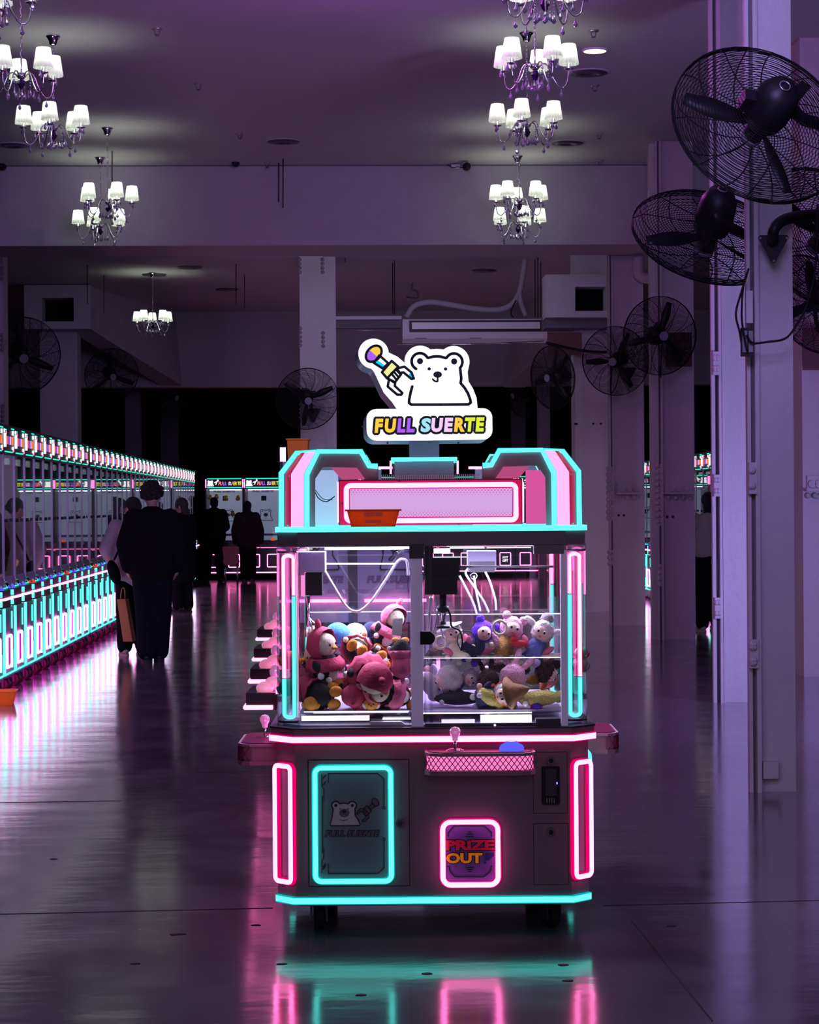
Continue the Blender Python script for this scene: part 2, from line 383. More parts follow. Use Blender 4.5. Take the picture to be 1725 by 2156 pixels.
def thing(name, label, cat, loc=(0, 0, 0), rz=0.0, group=None):
    o = bpy.data.objects.new(name, None); C.objects.link(o); o.empty_display_size = 0.1
    o.location = loc; o.rotation_euler = (0, 0, rz); return tag(o, label, cat, group)
def struct(o): o['kind'] = 'structure'; return o
def copy_tree(o, parent=None):
    c = o.copy(); C.objects.link(c)
    if parent: c.parent = parent
    for ch in list(o.children): copy_tree(ch, c)
    return c
def rrect(x0, x1, z0, z1, r, n=5):
    out = []
    for cx, cz, a0 in ((x1 - r, z1 - r, 0), (x0 + r, z1 - r, 90), (x0 + r, z0 + r, 180), (x1 - r, z0 + r, 270)):
        for i in range(n + 1):
            a = radians(a0 + 90 * i / n); out.append((cx + r * cos(a), cz + r * sin(a)))
    return out
def catmull(pts, n=6, closed=False):
    pts = [Vector(p) for p in pts]; out = []; L = len(pts)
    rng = range(L) if closed else range(L - 1)
    for i in rng:
        p1 = pts[i]; p2 = pts[(i + 1) % L]
        p0 = pts[i - 1] if (i > 0 or closed) else p1 * 2 - p2
        p3 = pts[(i + 2) % L] if (i + 2 < L or closed) else p2 * 2 - p1
        for k in range(n):
            t = k / n
            out.append(0.5 * ((2 * p1) + (p2 - p0) * t + (2 * p0 - 5 * p1 + 4 * p2 - p3) * t * t + (3 * p1 - p0 - 3 * p2 + p3) * t ** 3))
    if not closed: out.append(pts[-1])
    return out
_txt = {}
def text_mesh(body, off=0.0, ext=0.01, shear=0.0, space=1.0, res=3):
    k = (body, off, ext, shear, space)
    if k in _txt: return _txt[k]
    cu = bpy.data.curves.new('lettering', 'FONT'); cu.body = body; cu.size = 1; cu.offset = off; cu.extrude = ext; cu.shear = shear
    cu.space_character = space; cu.resolution_u = res; cu.align_x = 'LEFT'
    o = bpy.data.objects.new('lettering', cu); C.objects.link(o)
    bpy.context.view_layer.update()
    me = bpy.data.meshes.new_from_object(o.evaluated_get(bpy.context.evaluated_depsgraph_get()))
    bpy.data.objects.remove(o); _txt[k] = me; return me
def put_text(mb, body, x0, x1, z0, z1, y, mi=0, off=0.03, shear=0.15, ext=0.01, space=1.0, thick=0.002):
    """text filling the rectangle x0..x1, z0..z1 on a plane facing -y"""
    me = text_mesh(body, off, ext, shear, space)
    xs = [v.co.x for v in me.vertices]; ys = [v.co.y for v in me.vertices]
    a, b, c, d = min(xs), max(xs), min(ys), max(ys)
    sx = (x1 - x0) / (b - a); sz = (z1 - z0) / (d - c)
    mtx = Matrix(((sx, 0, 0, x0 - a * sx), (0, 0, -thick / (2 * ext), y), (0, sz, 0, z0 - c * sz), (0, 0, 0, 1)))
    mb.text(me, mtx, mi)

def ring_text(mb, body, x0, x1, z0, z1, y, m_, mi=0, off=0.055, shear=0.12, n=10):
    """the same lettering shifted round a circle of radius m_: a bold outline"""
    for k in range(n):
        dx, dz = m_ * cos(2 * pi * k / n), m_ * sin(2 * pi * k / n)
        put_text(mb, body, x0 + dx, x1 + dx, z0 + dz, z1 + dz, y - k * 2e-6, mi, off, shear)
# ================================================================== the hall
HC = 5.5          # ceiling height of the front bay
HC2 = 5.2         # ceiling height of the rear bay
BY = 25.1         # the cross beam
def sbox(name, x0, x1, y0, y1, z0, z1, m):
    return struct(MB().bx(x0, x1, y0, y1, z0, z1).build(name, m))
sbox('floor', -10, 10, -8, 49, -0.2, 0, 'floor')
sbox('ceiling', -10, 10, -3, BY, HC, HC + 0.2, 'ceiling')
sbox('ceiling', -10, 10, 26.2, 41.2, HC2, HC2 + 0.2, 'ceiling')
sbox('wall_beam', -10, 10, BY, 26.2, 4.56, HC2 + 0.5, 'wall')
sbox('wall_rear', -10, 10, 40.7, 41.2, 3.78, HC2, 'wall')
sbox('wall_back', -10, 10, 48, 48.3, 0, 5, 'black_wall')
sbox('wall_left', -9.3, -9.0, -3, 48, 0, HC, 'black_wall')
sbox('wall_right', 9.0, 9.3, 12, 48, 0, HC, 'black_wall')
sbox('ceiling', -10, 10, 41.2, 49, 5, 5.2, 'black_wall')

def plate(name, quad, th, m):
    """thick wall slab through four points; th pushes it away from the hall"""
    q = [Vector(p) for p in quad]; v = q + [p + Vector(th) for p in q]
    return struct(MB().add(v, [(0, 1, 2, 3), (7, 6, 5, 4), (0, 4, 5, 1), (1, 5, 6, 2), (2, 6, 7, 3), (3, 7, 4, 0)]).build(name, m))
plate('wall_side_beam', [P(190, 601, 35.9), P(190, 693, 35.9), P(388, 815, 40.7), P(372, 655, 40.7)], (-0.4, 0, 0), 'wall')
plate('wall_side_beam', [P(1062, 816, 40.6), P(1214, 690, 34.0), P(1214, 560, 34.0), P(1090, 655, 40.6)], (0.4, 0, 0), 'wall')
# faint edge trim along the foot of the ceiling, and floor joints
sbox('trim_1', -9, 9, BY - 0.006, BY, HC - 0.012, HC, 'paint_dark')
def joint(n, a, b, w=0.008):
    A, _ = ground(*a); B, _ = ground(*b); d = (B - A).normalized(); s = Vector((-d.y, d.x, 0)) * w / 2
    struct(MB().slab([tuple((A + s).xy), tuple((B + s).xy), tuple((B - s).xy), tuple((A - s).xy)], 0.0, 0.0015).build('trim_%d' % n, 'seam'))
joint(2, (0, 1925), (575, 1912)); joint(3, (1330, 1938), (1500, 2150), 0.005); joint(4, (0, 1690), (255, 1686), 0.006)
joint(5, (1270, 1907), (1725, 1896), 0.004)
for i, (px, py) in enumerate([(113, 1809), (367, 1968), (380, 1967), (285, 2029), (540, 1948), (1198, 2065), (1415, 1950), (1186, 2032), (592, 2030), (760, 2095), (900, 2050)]):
    g, d = ground(px, py)
    tag(MB().slab([(0.016 * cos(a) * (1 + 0.3 * sin(3 * a + i)), 0.010 * sin(a)) for a in [k * pi / 5 for k in range(10)]], 0.0, 0.002).build('floor_scuff', 'seam', loc=g),
        'small dark scuff mark on the polished concrete floor', 'scuff mark', 'scuff marks on the near floor')

# ------------------------------------------------------------------ columns
def column(px0, px1, d, label, top=None, bot=0.0, depth=0.32, grooves=(), plates=(), m='paint', side=0.0, side_d=0.25, rivets=(), shelf=(), dots=()):
    """white painted riveted steel column; px0..px1 is the front face at depth d"""
    p0 = P(px0, 1064, d); p1 = P(px1, 1064, d); w = (p1 - p0).length
    top = HC if top is None else top
    root = thing('steel_column', label, 'column', (p0.x, p0.y, bot)); root['kind'] = 'structure'
    H = top - bot; k = d / F
    MB().bx(0, w, 0, depth, 0, H).build('shaft', m, root)
    if side: MB().bx(w, w + side * k, side_d, side_d + depth, 0, H).build('rear_flange', m, root)
    zz = lambda y: 1.5 + (1064 - y) * k - bot
    for g0, g1 in grooves:       # a flange standing off with a dark slot beside it
        a, b = g0 * k, g1 * k
        MB().bx(a, a + (b - a) * 0.34, -0.03, 0.02, 0, H).bx(b - (b - a) * 0.3, b, -0.045, 0.0, 0, H).bx(b, b + 0.006, -0.05, 0.0, 0, H).build('flange', m, root)
        MB().bx(a + (b - a) * 0.36, b - (b - a) * 0.32, -0.004, 0, 0, H).build('slot', 'paint_dark', root)
    for x0, x1, y0, y1 in plates:
        q = MB().bx(x0 * k, x1 * k, -0.065, -0.03, zz(y1), zz(y0)); o = q.build('splice_plate', m, root)
        r = MB(); rr = 0.018
        for zc in (zz(y0) - 0.04, zz(y0) - 0.12, zz(y1) + 0.12, zz(y1) + 0.04):
            for xc in (x0 * k + rr * 0.6, x1 * k - rr * 1.3): r.ell((xc, -0.065, zc), rr, seg=10, rings=6)
        r.build('rivet', m, o)
    for x0, x1, y0, y1, st in rivets:
        r = MB(); y = y0
        r.bx(x0 * k - 0.01, x1 * k + 0.01, -0.02, 0.001, zz(y1), zz(y0))
        while y < y1:
            for xc in (x0, x1): r.ell((xc * k, -0.022, zz(y)), 0.028, seg=8, rings=5)
            y += st
        r.build('rivet_plate', m, root)
    for x0, x1, y in shelf:
        r = MB().bx(x0 * k, x1 * k, -0.10, 0, zz(y) - 0.012, zz(y) + 0.012).bx(x0 * k + 0.02, x1 * k - 0.02, -0.03, 0, zz(y), zz(y) + 0.12)
        n = 3
        for i in range(n):
            xc = (x0 + (x1 - x0) * (0.25 + 0.25 * i)) * k
            r.cyl((xc, -0.06, zz(y) + 0.05), (xc, -0.02, zz(y) + 0.05), 0.034, seg=10)
            r.ell((xc - 0.03, -0.03, zz(y) - 0.05), 0.026, seg=8, rings=5); r.ell((xc + 0.05, -0.03, zz(y) - 0.06), 0.022, seg=8, rings=5)
        r.build('bracket_shelf', m, root)
    for x, y in dots: MB().disc((x * k, zz(y)), 0.016, -0.003, 0.002).build('bolt_hole', 'black', root)
    return root
column(1595, 1673, 11.1, 'nearest white riveted steel column on the right, carrying the largest black fan', depth=0.26, side=24, side_d=0.3,
       grooves=((-22, 0),), plates=((-22, -5, 979, 1045), (-22, -5, 1350, 1410)))
column(1520, 1592, 16.1, 'violet-lit white steel column just behind the nearest column', depth=0.4,
       grooves=((-21, 0),), plates=((-19, -3, 746, 795), (-19, -3, 1004, 1050), (-19, -3, 1262, 1306)))
column(1397, 1464, 23.6, 'white riveted column with a small bolt shelf, third from the right edge', depth=0.5,
       grooves=((-13, -2),), rivets=((-12, -4, 985, 1110, 13), (-10, -3, 1196, 1240, 13)), shelf=((0, 64, 1042),), dots=((8, 1092), (20, 1092)))
column(1292, 1358, 26.4, 'white riveted column with a bolt shelf, left neighbour of the third column', top=HC2, depth=0.5,
       grooves=((-8, 0),), rivets=((-12, -3, 990, 1100, 13), (-10, -3, 1165, 1190, 12)), shelf=((4, 62, 1042),), dots=((11, 1088), (22, 1088)))
column(1213, 1284, 29.8, 'flat white column at the far right row beside the claw machine', top=HC2 - 0.0, depth=0.5, dots=((0, 895), (38, 895), (54, 895), (3, 895)))
column(1372, 1384, 23.75, 'narrow white flange column left of the third column', depth=0.12)
column(1691, 1790, 18.4, 'bluish white column at the right edge of the photo', depth=0.4, shelf=((3, 60, 1037),))
column(634, 684, 31.6, 'tall white column behind the light-up sign, left front face', top=HC2, depth=0.5, side=26, side_d=0.12,
       rivets=((1, 1, 545, 580, 9), (49, 49, 545, 580, 9), (1, 1, 690, 735, 9), (49, 49, 700, 730, 9), (1, 1, 850, 880, 9)))
column(86, 158, 35.9, 'dim white column rising behind the left machine row', top=HC2, depth=0.5, side=6, side_d=0.05, m='wall')
column(-30, 9, 27, 'white column cut by the left edge of the photo', top=HC2, depth=0.4, rivets=((38, 38, 560, 590, 10), (38, 38, 700, 735, 10), (38, 38, 850, 890, 10)))
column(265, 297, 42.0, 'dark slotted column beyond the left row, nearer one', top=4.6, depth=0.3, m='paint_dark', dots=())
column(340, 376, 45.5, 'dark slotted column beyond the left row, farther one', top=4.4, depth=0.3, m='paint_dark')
column(1135, 1160, 43.0, 'pale narrow column far behind, right of the sign', top=4.6, depth=0.3, m='wall')
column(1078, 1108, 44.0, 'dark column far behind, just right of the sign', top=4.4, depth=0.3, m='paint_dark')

def boxed(name, label, cat, px0, px1, py0, py1, d, depth, m, hole=None, kind=None):
    p0 = P(px0, py1, d); p1 = P(px1, py0, d); k = d / F
    root = thing(name, label, cat, (p0.x, p0.y, p0.z));
    if kind: root['kind'] = kind
    w = (px1 - px0) * k; h = (py1 - py0) * k
    b = MB()
    if hole:
        a, c, e, f = (hole[0] - px0) * k, (hole[1] - px0) * k, (py1 - hole[3]) * k, (py1 - hole[2]) * k
        b.bx(0, a, 0, depth, 0, h).bx(c, w, 0, depth, 0, h).bx(a, c, 0, depth, 0, e).bx(a, c, 0, depth, f, h)
        b.build('casing', m, root)
        MB().bx(a, c, depth * 0.8, depth, e, f).build('dark_opening', 'black_wall', root)
    else: b.bx(0, w, 0, depth, 0, h).build('casing', m, root)
    return root
boxed('ceiling_bulkhead', 'boxed-in white bulkhead with a black square opening, upper left', 'bulkhead', 51, 191, 600, 693, 35.3, 0.55, 'wall', (88, 155, 627, 677), kind='structure')
boxed('ceiling_bulkhead', 'white bulkhead with a ragged black opening, upper right', 'bulkhead', 1150, 1284, 578, 668, 29.2, 0.5, 'wall', (1212, 1278, 604, 655), kind='structure')
boxed('brown_board', 'brown board fixed under the bulkhead left of the flat column', 'board', 1155, 1226, 700, 748, 29.4, 0.06, 'brown')
boxed('brown_board', 'brown board on the third column behind a fan', 'board', 1403, 1458, 700, 772, 23.3, 0.03, 'brown')
boxed('brown_board', 'brown board at the right edge above the bluish column', 'board', 1692, 1760, 690, 779, 18.2, 0.03, 'brown')
sp = boxed('wall_socket', 'small white junction box low on the nearest column', 'junction box', 1608, 1640, 1604, 1640, 11.06, 0.035, 'paint')
sbox('trim_6', P(1150, 680, 29.3).x, P(1290, 680, 29.3).x, 29.3, 29.9, P(0, 690, 29.3).z - .05, P(0, 668, 29.3).z, 'paint_dark')

# ------------------------------------------------------------------ air conditioner, tray, pipes, rods
k = 32.0 / F; pA = P(848, 722, 32.0)
ac = thing('air_conditioner', 'long white ceiling-hung air conditioner above the sign', 'air conditioner', (pA.x, pA.y, pA.z))
w = 305 * k; h = 50 * k
prof = [(0, 0.06), (0.10, 0.0), (0.55, 0.06), (0.62, h), (0.02, h), (-0.03, h * 0.35)]
b = MB(); vs = [(0.0, y, z) for y, z in prof] + [(w, y, z) for y, z in prof]; n = len(prof)
b.add(vs, [(i, (i + 1) % n, (i + 1) % n + n, i + n) for i in range(n)] + [tuple(range(n))[::-1], tuple(range(n, 2 * n))]); b.build('housing', 'plastic_white', ac)
z0, z1 = h * 0.45, h * 0.93
MB().bx(0.10, w - 0.07, -0.045, 0.05, z0, z1).build('outlet_frame', 'black', ac)
MB().bx(0.14, w - 0.11, -0.06, 0.05, z0 + 0.04, z1 - 0.03).build('louver', 'plastic_white', ac)
for x_ in (0.18, 1.0): MB().bx(x_, x_ + 0.18, -0.035, 0.02, h * 0.18, h * 0.2).build('badge', 'print_grey', ac)
MB().tube([(-0.08, -0.02, -0.02), (w * 0.5, -0.03, -0.03), (w - 0.05, -0.02, 0.02)], 0.008, 6).build('drip_film', 'chrome', ac)
tr = boxed('cable_tray', 'pale cable tray running from the column to the air conditioner', 'cable tray', 686, 846, 666, 673, 31.8, 0.3, 'paint')
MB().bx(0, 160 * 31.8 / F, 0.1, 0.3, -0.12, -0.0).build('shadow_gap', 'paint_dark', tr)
MB().tube([(0.05, 0, -0.16), (160 * 31.8 / F, 0, -0.17)], 0.006, 6).build('hanging_wire', 'steel', tr)
def hose(name, label, pts, d, r, m, cat='pipe'):
    pp = catmull([P(x, y, d + (dd[0] if dd else 0)) for x, y, *dd in pts], 6); o = pp[0]
    return tag(MB().tube([p - o for p in pp], r, 8).build(name, m, loc=o), label, cat)
hose('insulated_pipe', 'grey insulated pipe dropping from the ceiling to the air conditioner', [(1106, 546), (1104, 562), (1095, 612), (1078, 640), (1050, 652), (1000, 650), (950, 642), (905, 636), (872, 645), (856, 668)], 32.3, 0.045, 'wall')
hose('insulated_pipe', 'short grey pipe branching down to the air conditioner right end', [(1094, 615), (1098, 640), (1108, 665)], 32.3, 0.04, 'wall')
hose('black_cable', 'thin black cable looping beside the pipe above the air conditioner', [(1087, 632), (1078, 650), (1076, 662), (1082, 668)], 32.0, 0.010, 'black_wire', 'cable')
hose('ceiling_pipe', 'thin drop pipe with a bent end under the rear ceiling', [(868, 596), (868, 609), (876, 612), (880, 618), (879, 628), (856, 625)], 33.5, 0.014, 'paint_dark')
hose('drain_pipe', 'fat white elbow pipe between the far right columns', [(1345, 540), (1344, 566), (1350, 582), (1378, 590), (1382, 610), (1382, 640)], 26.2, 0.07, 'paint', 'pipe')
for i, (px, y0, y1, d, g) in enumerate([(587, 333, 425, 24.9, 0), (596, 307, 438, 24.6, 0), (827, 555, 660, 32.6, 1), (831, 575, 662, 32.3, 1), (1127, 570, 668, 32.3, 1), (1139, 553, 668, 32.6, 1), (497, 556, 640, 32.6, 2), (515, 580, 650, 34, 2), (184, 556, 640, 32.6, 2), (219, 578, 660, 34, 2), (236, 305, 400, 24.0, 0), (727, 531, 552, 31.9, 2), (1133, 575, 670, 32.0, 1)]):
    a = P(px, y0, d); bb = P(px, y1, d); a.z = HC2 if g else HC
    tag(MB().cyl((0, 0, 0), bb - a, 0.007, seg=6).build('hanging_rod', 'black', loc=a),
        ('thin dark rod hanging in front of the cross beam', 'thin suspension rod above the air conditioner', 'thin dark rod hanging under the rear ceiling')[g], 'rod', ('rods before the beam', 'rods of the air conditioner', 'rods in the rear bay')[g])
# ceiling fittings
def on_ceiling(px, py, h=HC):
    v = 1064 - py; u = px - 862.5
    zs = -u * sin(RL) + v * cos(RL); d = (h - 1.5) * F / zs
    p = P(px, py, d); p.z = h; return p, d
for px, py in [(331, 60), (418, 176), (505, 281), (563, 349), (1250, 64), (1253, 179), (1262, 281), (1264, 352)]:
    if py > 330: p = P(px, py, 24.85); p.z = HC
    else: p, d = on_ceiling(px, py)
    s_ = thing('fire_sprinkler', 'small ceiling sprinkler head on a round plate', 'sprinkler', p, 0, 'ceiling sprinklers')
    MB().lathe([(0, 0), (0.045, 0), (0.045, -0.01), (0.02, -0.014), (0, -0.014)], seg=14).build('rosette', 'steel', s_)
    MB().tube([(-0.022, 0, -0.01), (-0.018, 0, -0.045), (0, 0, -0.055), (0.018, 0, -0.045), (0.022, 0, -0.01)], 0.004, 5).cyl((0, 0, -0.055), (0, 0, -0.062), 0.018, seg=10).build('deflector', 'paint_dark', s_)
for px, py, lab in [(1240, 152, 'round ceiling vent below the warm downlight'), (1195, 300, 'round ceiling vent near the beam, right side'), (597, 297, 'round ceiling vent near the middle of the ceiling'), (28, 305, 'round ceiling vent at the left edge')]:
    p, d = on_ceiling(px, py)
    s_ = thing('ceiling_vent', lab, 'vent', p)
    MB().lathe([(0.0, -0.010), (0.08, -0.010), (0.08, -0.02), (0.14, -0.02), (0.14, -0.012), (0.175, -0.014), (0.18, 0), (0.0, 0)], seg=28).build('vent_cone', 'dark_trim', s_)
    MB().lathe([(0.175, -0.010), (0.20, -0.006), (0.20, 0), (0.175, 0)], seg=28).build('rim', 'ceiling', s_)
for px, py in [(348, 529), (400, 556), (1020, 567), (478, 603), (325, 571)]:
    v = (HC2 - 1.5) * F / (1064 - py - 3) ; p = P(px, py, v); p.z = HC2
    tag(MB().lathe([(0.0, -0.02), (0.18, -0.02), (0.2, 0), (0.0, 0)], seg=18).build('ceiling_hatch', 'dark_trim', loc=p), 'dark flat hatch in the rear bay ceiling', 'hatch', 'rear ceiling hatches')
p, d = on_ceiling(1253, 105)
dl = thing('downlight', 'warm glowing round downlight, the only lit one in the ceiling', 'downlight', p)
MB().lathe([(0, -0.012), (0.10, -0.012), (0.10, 0), (0, 0)], seg=24).build('lens', 'warm', dl)
MB().lathe([(0.10, -0.016), (0.115, -0.012), (0.118, 0), (0.10, 0)], seg=24).build('rim', 'plastic_white', dl)
for px, py, sx, lab in [(497, 342, 1, 'black security camera on the beam, left of centre'), (982, 350, -1, 'black security camera on the beam, beside the right chandeliers'), (6, 350, 1, 'black security camera at the left edge of the beam')]:
    p = P(px, py, 24.95)
    c_ = thing('security_camera', lab, 'security camera', p)
    MB().cyl((0, -0.12, -0.02), (0, 0.0, -0.01), 0.046, seg=16).ell((0, -0.12, -0.02), 0.046, seg=16).build('lens_barrel', 'black', c_)
    MB().bx(-0.03, 0.03, -0.03, 0.13, 0.02, 0.05).build('mount', 'plastic_white', c_)
    MB().bx(sx * 0.12 - 0.05, sx * 0.12 + 0.05, 0.05, 0.13, -0.01, 0.03).build('junction_box', 'plastic_white', c_)
    MB().tube([(0, 0.02, 0.03), (sx * 0.05, 0.03, -0.01), (sx * 0.1, 0.04, 0.0), (sx * 0.16, 0.05, -0.012), (sx * 0.22, 0.06, 0.03)], 0.005, 6).build('cable', 'black_wire', c_)

# ================================================================== chandeliers
def chandelier_master():
    root = thing('chandelier', 'x', 'chandelier')
    D = 0.81
    MB().lathe([(0, 0), (0.062, 0), (0.062, -0.012), (0.05, -0.02), (0.036, -0.05), (0.03, -0.075), (0.016, -0.085), (0, -0.085)], seg=20).build('canopy', 'chrome', root)
    b = MB(); z = -0.085; i = 0
    while z > -D + 0.16:
        a = Matrix.Rotation(pi / 2 * (i % 2), 4, 'Z') @ Matrix.Identity(4)
        pts = [Matrix.Translation((0, 0, z - 0.018)) @ a @ Vector((0.0075 * cos(t), 0, 0.02 * sin(t))) for t in [2 * pi * q / 8 for q in range(8)]]
        b.tube(pts, 0.0028, 4, True); z -= 0.032; i += 1
    b.build('chain', 'chrome', root)
    MB().cyl((0, 0, -D + 0.16), (0, 0, -D + 0.02), 0.006, seg=8).lathe([(0.0, -D + 0.05), (0.03, -D + 0.045), (0.036, -D + 0.02), (0.02, -D + 0.0), (0, -D)], seg=14).build('stem', 'chrome', root)
    MB().lathe([(0, -D + 0.0), (0.026, -D - 0.01), (0.032, -D - 0.035), (0.018, -D - 0.065), (0, -D - 0.085)], seg=8, smooth=False).build('crystal_ball', 'crystal_dark', root)
    drop = MB().lathe([(0, 0), (0.003, -0.01), (0.004, -0.022), (0.014, -0.045), (0.012, -0.056), (0, -0.066)], seg=6, smooth=False)
    dmesh = drop.mesh('crystal_drop', ['crystal'])
    beads = MB()
    for q in range(5): beads.ell((0, 0, -0.012 - q * 0.02), 0.0065, seg=6, rings=4)
    bmesh_ = beads.mesh('bead_string', ['crystal'])
    R = 0.253
    armp = catmull([(0.02, 0, -D + 0.01), (0.06, 0, -D + 0.05), (0.10, 0, -D + 0.03), (0.14, 0, -D - 0.06), (0.19, 0, -D - 0.12), (0.235, 0, -D - 0.10), (R, 0, -D - 0.02), (R, 0, -D + 0.02)], 5)
    arm = MB().tube(armp, 0.0055, 6).mesh('arm', ['chrome'])
    cup = MB().lathe([(0, -0.012), (0.012, -0.01), (0.036, 0.0), (0.038, 0.004), (0.012, 0.004), (0.013, 0.035), (0, 0.035)], seg=14).mesh('candle_cup', ['chrome'])
    prof = [(0.072, 0.0), (0.0725, 0.004), (0.051, 0.148), (0.0505, 0.150)]
    sh = MB().lathe(prof, seg=36, flute=0.05, smooth=False).mesh('lamp_shade', ['shade'])
    lamp = bpy.data.lights.new('chandelier_bulb', 'POINT'); lamp.energy = LAMP_W; lamp.color = (0.93, 1.0, 0.84); lamp.shadow_soft_size = 0.02
    for i in range(5):
        a = 2 * pi * i / 5
        def ch(name, data, loc, rot=0):
            o = bpy.data.objects.new(name, data); C.objects.link(o); o.parent = root; o.location = loc; o.rotation_euler = (0, 0, rot); return o
        ch('arm', arm, (0, 0, 0), a)
        x, y = R * cos(a), R * sin(a)
        ch('candle_cup', cup, (x, y, -D + 0.015), a)
        ch('lamp_shade', sh, (x, y, -D + 0.048), a)
        ch('chandelier_bulb', lamp, (x, y, -D + 0.145))
        ch('crystal_drop', dmesh, (R * 0.78 * cos(a), R * 0.78 * sin(a), -D - 0.13))
        for s in (-1, 1): ch('crystal_drop', dmesh, (x + 0.037 * cos(a + s * 1.4), y + 0.037 * sin(a + s * 1.4), -D + 0.03))
        b2 = a + pi / 5
        ch('bead_string', bmesh_, (0.10 * cos(a), 0.10 * sin(a), -D + 0.03))
        ch('crystal_drop', dmesh, (0.10 * cos(a), 0.10 * sin(a), -D - 0.075))
        ch('crystal_drop', dmesh, (0.05 * cos(b2), 0.05 * sin(b2), -D - 0.08))
    ch('crystal_drop', dmesh, (0, 0, -D - 0.09))
    return root
LAMP_W = 1.7
cm = None
CH = [(1127, 150, 15.7, 7, 'chandelier with its shades just below the top edge, right side, left of the warm downlight', 1),
      (1148, 5, 13.5, 50, 'chandelier cut by the top edge on the right, only arms and crystals showing', 1),
      (1110, 268, 18.1, 39, 'chandelier hanging third down in the right group, above the beam line', 1),
      (1094, 430, 22.6, 20, 'upper of the two small chandeliers in front of the beam on the right', 1),
      (1091, 492, 24.5, 66, 'lower of the two small chandeliers in front of the beam on the right', 1),
      (45, 165, 15.9, 30, 'chandelier at the top left edge with one shade cut off', 0),
      (-20, 5, 13.5, 12, 'chandelier corner showing only crystals at the top left corner', 0),
      (113, 270, 18.1, -90, 'chandelier with five shades below the top left one', 0),
      (227, 430, 22.5, 10, 'upper chandelier of the overlapping pair before the beam on the left', 0),
      (212, 492, 24.4, 44, 'lower chandelier of the overlapping pair before the beam on the left', 0),
      (322, 685, 33.7, 25, 'lone chandelier in the dark rear bay, farthest of all', 2)]
for i, (px, py, d, rot, lab, g) in enumerate(CH):
    if cm is None: o = cm = chandelier_master()
    else: o = copy_tree(cm)
    p = P(px, py, d); h = HC2 if g == 2 else HC
    o.location = (p.x, p.y, h); o.rotation_euler = (0, 0, radians(rot)); tag(o, lab, 'chandelier', 'white shaded crystal chandeliers')

# ================================================================== fans
def fan_master():
    root = thing('wall_fan', 'x', 'fan')      # unit: cage radius 0.43, axis = local -y (blowing direction)
    R = 0.43; b = MB(); n = 26
    def prof(t, side):                        # t 0..1 from hub to rim -> (radius, y)
        return (R * (0.14 + 0.86 * t), side * 0.10 * math.sqrt(max(0, 1 - t ** 2.6)))
    for side, nn in ((-1, 26), (1, 26)):
        for i in range(nn + 1):
            r, y = prof(i / nn, side)
            b.tube([(r * cos(a), y, r * sin(a)) for a in [2 * pi * q / 44 for q in range(44)]], 0.0021, 3, True)
        for i in range(10):
            a = 2 * pi * i / 10 + (0.3 if side > 0 else 0)
            tw = 0.5
            b.tube([((r * cos(a + tw * t)), y, r * sin(a + tw * t)) for t in [q / 7 for q in range(8)] for r, y in [prof(t, side)]], 0.0032, 4)
    for y in (-0.012, 0.0, 0.012):
        b.tube([(R * cos(a), y, R * sin(a)) for a in [2 * pi * q / 44 for q in range(44)]], 0.004, 4, True)
    b.build('cage', 'black_wire', root)
    MB().cyl((0, -0.112, 0), (0, -0.09, 0), 0.050, seg=20).build('badge', 'print_grey', root)
    for i in range(3):
        a = 2 * pi * i / 3 + 0.35; q = MB()
        vs = []; N = 8
        for k_ in range(N + 1):
            t = k_ / N; r = 0.05 + 0.33 * t; wd = 0.016 + 0.034 * sin(pi * min(1, t * 1.1) * 0.85); tw = 0.75 - 0.3 * t
            for s in (-1, 1):
                for e in (-0.003, 0.003):
                    vs.append((r, s * wd * sin(tw) * 0.6 + e, s * wd * cos(tw)))
        fs = []
        for k_ in range(N):
            o = 4 * k_; fs += [(o, o + 4, o + 6, o + 2), (o + 1, o + 3, o + 7, o + 5), (o, o + 1, o + 5, o + 4), (o + 2, o + 6, o + 7, o + 3)]
        fs += [(0, 2, 3, 1), (4 * N, 4 * N + 1, 4 * N + 3, 4 * N + 2)]
        q.add(vs, fs, 0, True, Matrix.Rotation(a, 4, 'Y')); q.build('blade', 'black', root)
    MB().cyl((0, -0.07, 0), (0, 0.03, 0), 0.05, seg=18).build('hub', 'black', root)
    m = MB().lathe([(0, -0.13), (0.05, -0.13), (0.095, -0.10), (0.105, -0.03), (0.098, 0.06), (0.07, 0.11), (0, 0.125)], seg=22, mtx=Matrix.Translation((0, 0.16, 0)) @ Matrix.Rotation(-pi / 2, 4, 'X') @ Matrix.Scale(1.15, 4, (0, 0, 1)))
    mo = m.bx(-0.03, 0.03, 0.1, 0.2, 0.06, 0.15).build('motor', 'black', root)
    MB().tube([(0.025 * cos(a), 0.306, 0.025 * sin(a)) for a in [2 * pi * q / 14 for q in range(14)]], 0.004, 5, True).build('oscillation_knob', 'steel', mo)
    return root
